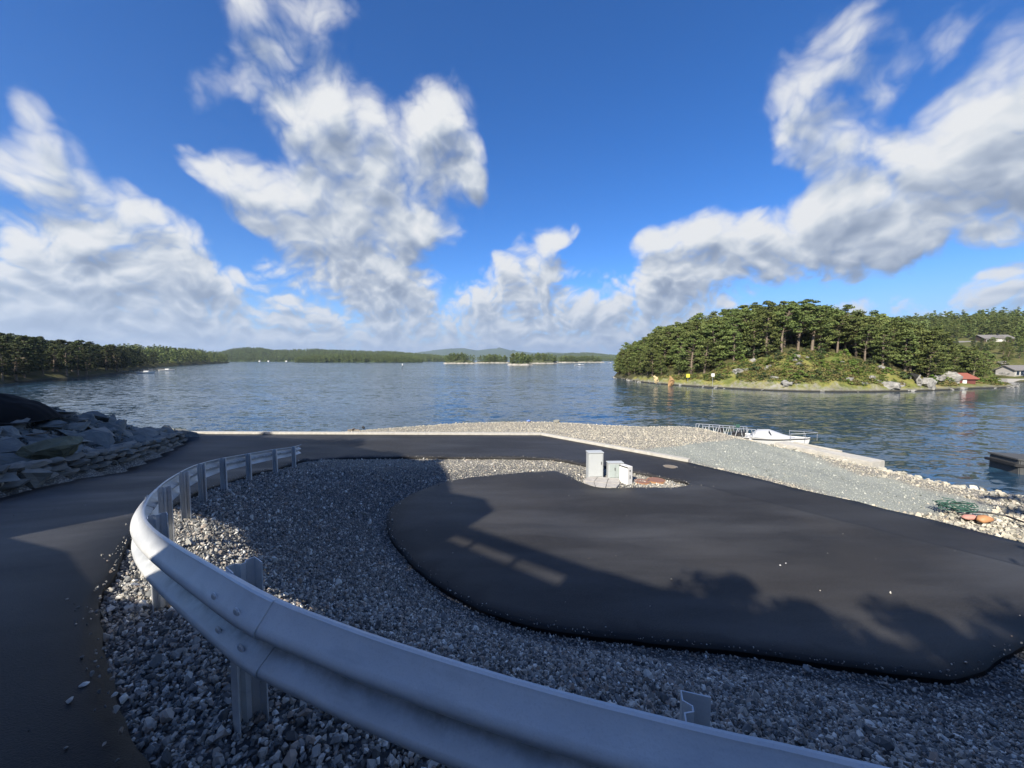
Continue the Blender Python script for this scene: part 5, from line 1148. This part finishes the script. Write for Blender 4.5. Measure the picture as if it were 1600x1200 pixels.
# ------------------------------------------------------------------ far shores, islets, mountains
def ridge(name, prof, Yr, Yf, m, seed, trees=0, tsz=1.0, n=150, rough=1.0, tcover=None, kind='structure'):
    """hill chain: crest heights follow compass bearings seen from the quay, real distance and depth"""
    px = np.linspace(prof[0][0], prof[-1][0], n); py = np.interp(px, [p[0] for p in prof], [p[1] for p in prof]); depth = [0, .12, .3, .55, .8, 1.0, 1.25, 1.7]; up = [0, .22, .45, .70, .90, 1.0, .8, 0]
    V = []
    for j, (dd, uu) in enumerate(zip(depth, up)):
        Y = Yf + (Yr - Yf) * dd
        for i in range(n):
            r = at(px[i], py[i], Yr); top = max(r.z - WATER - (tsz * 8.0 if trees else 0), 1.0); q = r.x / Yr
            fade = min(1, (i + .0) / 4, (n - 1 - i) / 4)
            V.append((q * Y, Y, WATER - .5 + .5 * (j > 0) + top * uu * (fade ** .5)))
    V = np.array(V); nn = vnoise(V[:, :2], rough * 8 / (Yr - Yf), seed, 5); jj = np.repeat(np.arange(8), n); V[:, 2] += nn * np.where((jj > 0) & (jj < 7), 1, 0) * (V[:, 2] - WATER).clip(0) * .30 * (jj != 5)
    i = (np.arange(7)[:, None] * n + np.arange(n - 1)[None]).ravel(); F = np.c_[i, i+1, i+n+1, i+n]; o = mesh_np(name, V, F, m, smooth=True); tag(o, kind=kind)
    if trees:
        rng = np.random.default_rng(seed); fi = rng.integers(0, n - 1, trees); fj = rng.uniform(0.02, 5.2, trees) ; j0 = fj.astype(int); tj = (fj - j0)[:, None]; ti = rng.uniform(size=(trees, 1))
        g = V.reshape(8, n, 3); P = (g[j0, fi]*(1-ti) + g[j0, fi+1]*ti)*(1-tj) + (g[j0+1, fi]*(1-ti) + g[j0+1, fi+1]*ti)*tj
        scatter(name + '_wood', P, rng.uniform(.75, 1.25, trees) * tsz, FARP, upright=True, seed=seed, label=tcover)
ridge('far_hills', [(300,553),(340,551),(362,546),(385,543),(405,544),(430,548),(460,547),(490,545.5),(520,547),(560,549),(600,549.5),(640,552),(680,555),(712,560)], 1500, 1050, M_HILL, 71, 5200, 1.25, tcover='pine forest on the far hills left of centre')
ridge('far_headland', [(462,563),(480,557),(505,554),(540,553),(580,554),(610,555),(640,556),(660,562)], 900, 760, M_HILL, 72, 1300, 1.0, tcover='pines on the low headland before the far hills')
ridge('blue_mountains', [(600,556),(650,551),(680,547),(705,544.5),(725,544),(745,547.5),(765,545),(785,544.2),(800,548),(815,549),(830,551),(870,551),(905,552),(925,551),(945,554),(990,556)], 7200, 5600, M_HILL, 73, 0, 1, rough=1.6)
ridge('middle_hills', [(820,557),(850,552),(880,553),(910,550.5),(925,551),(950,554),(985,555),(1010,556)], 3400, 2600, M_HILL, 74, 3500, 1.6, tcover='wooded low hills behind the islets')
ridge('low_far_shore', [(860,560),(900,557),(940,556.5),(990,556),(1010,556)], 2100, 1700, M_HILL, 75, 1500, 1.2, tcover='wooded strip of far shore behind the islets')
def islet(name, x0, x1, pyb, top, seed, label, depth=.35):
    Y = -WATER / -ray(0, pyb)[2] * ray(0, pyb)[1]; Y = G(800, pyb, WATER)[1]; a = at(x0, pyb, Y).x; b = at(x1, pyb, Y).x; w = (b - a) / 2; cx = (a + b) / 2; rng = np.random.default_rng(seed)
    dep = max(w * depth, 6); cy = Y + dep; tr = at(0, top, cy).z - WATER; th = 8.6 * 1.05; gh = max(tr - th, 1.6); n = 40; rs = np.linspace(0, 1.08, 14); V = []; F = []
    for i, r in enumerate(rs):
        for j in range(n):
            t = 2 * math.pi * j / n; k = 1 + .10 * math.sin(3 * t + seed) + .06 * math.sin(7 * t + seed * 2); h = gh * (1 - r ** 2.2) if r < 1 else -.6
            V.append((cx + w * r * k * math.cos(t), cy + dep * r * k * math.sin(t), WATER + h + (1.0 * (r < .97)) + rng.normal(0, .15)))
    F = [(i*n+j, (i+1)*n+j, (i+1)*n+(j+1)%n, i*n+(j+1)%n) for i in range(13) for j in range(n)]
    o = mesh_np(name, V, F, M_ISLET); tag(o, kind='structure'); m = int(w * dep * .16) + 30; t = rng.uniform(0, 6.28, m); r = np.sqrt(rng.uniform(0, .80, m)); P = np.c_[cx + w*r*np.cos(t), cy + dep*r*np.sin(t), WATER + gh * (1 - r ** 2.2) + .7]
    scatter(name + '_wood', P, rng.uniform(.7, 1.15, m), FARP[:4], upright=True, seed=seed, label=label)
def m_islet(t):
    p = t.pos(); z = t.new('ShaderNodeSeparateXYZ'); t.l.new(p, z.inputs[0]); n = t.noise(p, .25, 5, .6); k = t.mr(t.math('ADD', z.outputs[2], t.math('MULTIPLY', n, -2.5)), WATER - .3, WATER + .6)
    c = t.mix(k, t.ramp(n, [(.3, (.20, .19, .16)), (.7, (.46, .43, .38))]), (.06, .07, .03)); return {'Base Color': c, 'Roughness': .95}
M_ISLET = mat('islet_rock', fn=m_islet)
islet('islet', 691, 743, 568.3, 551.5, 3, 'pines on the leftmost round islet'); islet('islet', 742, 800, 567.6, 554.5, 4, 'pines on the flat islet between two round ones'); islet('islet', 795, 834, 570.8, 552.5, 5, 'pines on the nearest small islet with pale rock shore')
islet('islet', 822, 872, 568.4, 551.5, 6, 'pines on the rounded islet right of the nearest one'); islet('islet', 868, 906, 567.0, 556, 7, 'pines on the low right islet'); islet('islet', 900, 944, 566.6, 556, 8, 'pines on the last islet before the big island')
boat('cabin_boat', 'small white cabin boat out on the fjord near the right islets', (*G(905, 571.2, WATER), WATER + .1), R(8), 7.6, 2.4, False, 1.25)
boat('cabin_boat', 'tiny distant white boat in the gap left of the big island', (*G(954, 567.5, WATER), WATER + .1), R(20), 7.6, 2.4, False, 1.2)
x, y = G(629, 576, WATER); r = empty('sea_marker', (x, y, WATER)); MB().tube([(0, 0, -1), (0, 0, 2.6)], .10, 8).build('pole', M_DARK, r); MB().tube([(0, 0, 1.9), (0, 0, 3.0)], .30, 10).build('top_mark', M_WHITE, r); tag(r, 'slim sea marker with a white top standing in the fjord', 'sea marker')
for px, Y, lab in ((404, 1040, 'left tiny white cabin at the foot of the far hills'), (418, 1045, 'middle tiny white cabin at the foot of the far hills'), (446, 1035, 'right tiny white cabin at the foot of the far hills')):
    p = at(px, 564.5, Y); p.z = WATER + 1.6; house('cabin', lab, p, 0, 4, 3, 1.0, 1.0, M_HWALL, M_GREYR, cat='cabin', chim=False)

# ------------------------------------------------------------------ unseen panels added behind the viewer to shade the road, and pines
def behind():
    UZ = R(-30); S0 = -7.0; K = 5.25
    r = empty('house_shade_panels', Vector((.5, .866, 0)) * S0, UZ)  # thin panels added out of view to cast the shade of a house
    def pan(poly, name, m=M_BOUNCE, y0=0, y1=.05):        # poly in (u, v), outline cut to the wanted shade edges
        n = len(poly); V = [(u, y0, v + K) for u, v in poly] + [(u, y1, v + K) for u, v in poly]; MB().add(V, [tuple(range(n)), tuple(range(n, 2*n))[::-1]] + [(i, n+i, n+(i+1)%n, (i+1)%n) for i in range(n)]).build(name, m, r)
    pan([(-32, -6), (-8.9, -6), (-8.4, -.55), (-5.32, -.35), (-5.30, 2.25), (-6.0, 2.7), (-7.2, 2.66), (-8.6, 3.8), (-9.6, 4.45), (-11.3, 4.5), (-18, 4.6), (-25, 2.6), (-32, 1.8)], 'shade_panel_left')
    pan([(-5.35, 1.05), (-1.5, .75), (-1.5, 1.14), (-5.35, 1.42)], 'shade_panel_beam'); pan([(-5.31, -.35), (-2.5, -.45), (-2.5, .56), (-5.31, .84)], 'parapet'); pan([(-2.55, -6), (9, -6), (9, 1.05), (-.8, 1.2), (-1.0, 1.13), (-2.0, 1.17), (-2.55, 1.0)], 'shade_panel_right', y0=.06, y1=.11)  # unseen panels shaped around the lit strip; the posts divide it
    for u in (-4.73, -3.6): pan([(u - .055, .55), (u + .055, .55), (u + .055, 1.10), (u - .055, 1.10)], 'post', y0=.06, y1=.12)
    tag(r, 'unseen thin panels behind the viewer added to cast a house shadow', 'house')
    w = empty('low_shade_blocker', Vector((.5, .866, 0)) * -2.6, UZ); poly = [(-30, -2), (10, -2), (10, 1.7), (-2.6, 1.6), (-3.3, 1.0), (-4.4, .70), (-6.5, .60), (-9.0, .15), (-30, .15)]; n = len(poly)  # unseen stepped sheet, added to shade the near road and gravel
    MB().add([(u, 0, v) for u, v in poly] + [(u, .06, v) for u, v in poly], [tuple(range(n)), tuple(range(n, 2*n))[::-1]] + [(i, n+i, n+(i+1)%n, (i+1)%n) for i in range(n)]).build('boards', M_BOUNCE, w); tag(w, 'stepped added shade-casting fence just behind the viewer', 'blocker')
    rng = np.random.default_rng(5); gh = lambda x, y: float(height([(x, y)], False)[0])
    for u, s, top, hgt, rad, lab in [(-.3, -9, 1.62, 4.0, 1.2, 'young pine behind the shade panels'), (1.0, -9, 1.9, 4.0, 1.2, 'second young pine behind the shade panels'), (2.3, -9, 2.45, 5, 1.4, 'taller pine behind the shade panels'), (3.7, -9, 2.75, 5, 1.5, 'fourth pine behind the shade panels'), (5.0, -9, 3.2, 6, 1.6, 'fifth pine behind the shade panels'),
                                (-12.5, -9, 4.95, 7, 1.8, 'pine over the left shade panel'), (-16, -9, 5.0, 7, 2.0, 'second pine over the left shade panel'), (-20.5, -9, 3.9, 7, 1.8, 'third pine over the left shade panel'), (-9.9, -9, 4.8, 6, 1.2, 'slim pine by the left shade panel')]:
        zt = top + .75 * 9; x, y = u * .866 + s * .5, -u * .5 + s * .866; sc = 8.4 / 8.4 * hgt / 8.4 * 1.35
        plant(PINES[:3], rng, (x, y, zt - 8.2 * sc), sc, lab, 'pine tree', None, rad / 2.0 / sc * .8)
    for u, s, zt, sc, lab in [(9.2, 3.0, 8.3, 1.25, 'tall pine right of the viewer beside the lower lot'), (12.5, 1.0, 10.3, 1.3, 'second tall pine right of the viewer')]:
        x, y = u * .866 + s * .5, -u * .5 + s * .866; g = gh(x, y); plant(PINES[2:3], rng, (x, y, zt - 8.2 * sc), sc, lab, 'pine tree', None, 1.0)
M_BOUNCE = plain('pale_bounce_panel', (.50, .50, .50), .7, .1)  # pale so the unseen panels bounce light onto the rail
behind()

# ------------------------------------------------------------------ air
def haze():
    m = bpy.data.materials.new('air'); m.use_nodes = True; nt = m.node_tree; nt.nodes.clear(); o = nt.nodes.new('ShaderNodeOutputMaterial'); v = nt.nodes.new('ShaderNodeVolumePrincipled')
    v.inputs['Color'].default_value = (.62, .78, 1.0, 1); v.inputs['Density'].default_value = HAZE; v.inputs['Anisotropy'].default_value = .2; nt.links.new(v.outputs[0], o.inputs['Volume'])
    b = MB().box((-14500, -800, -40), (14500, 14500, 420)); o = b.build('haze', m); tag(o, kind='stuff'); return o
HAZE = .00009
if HAZE: haze()
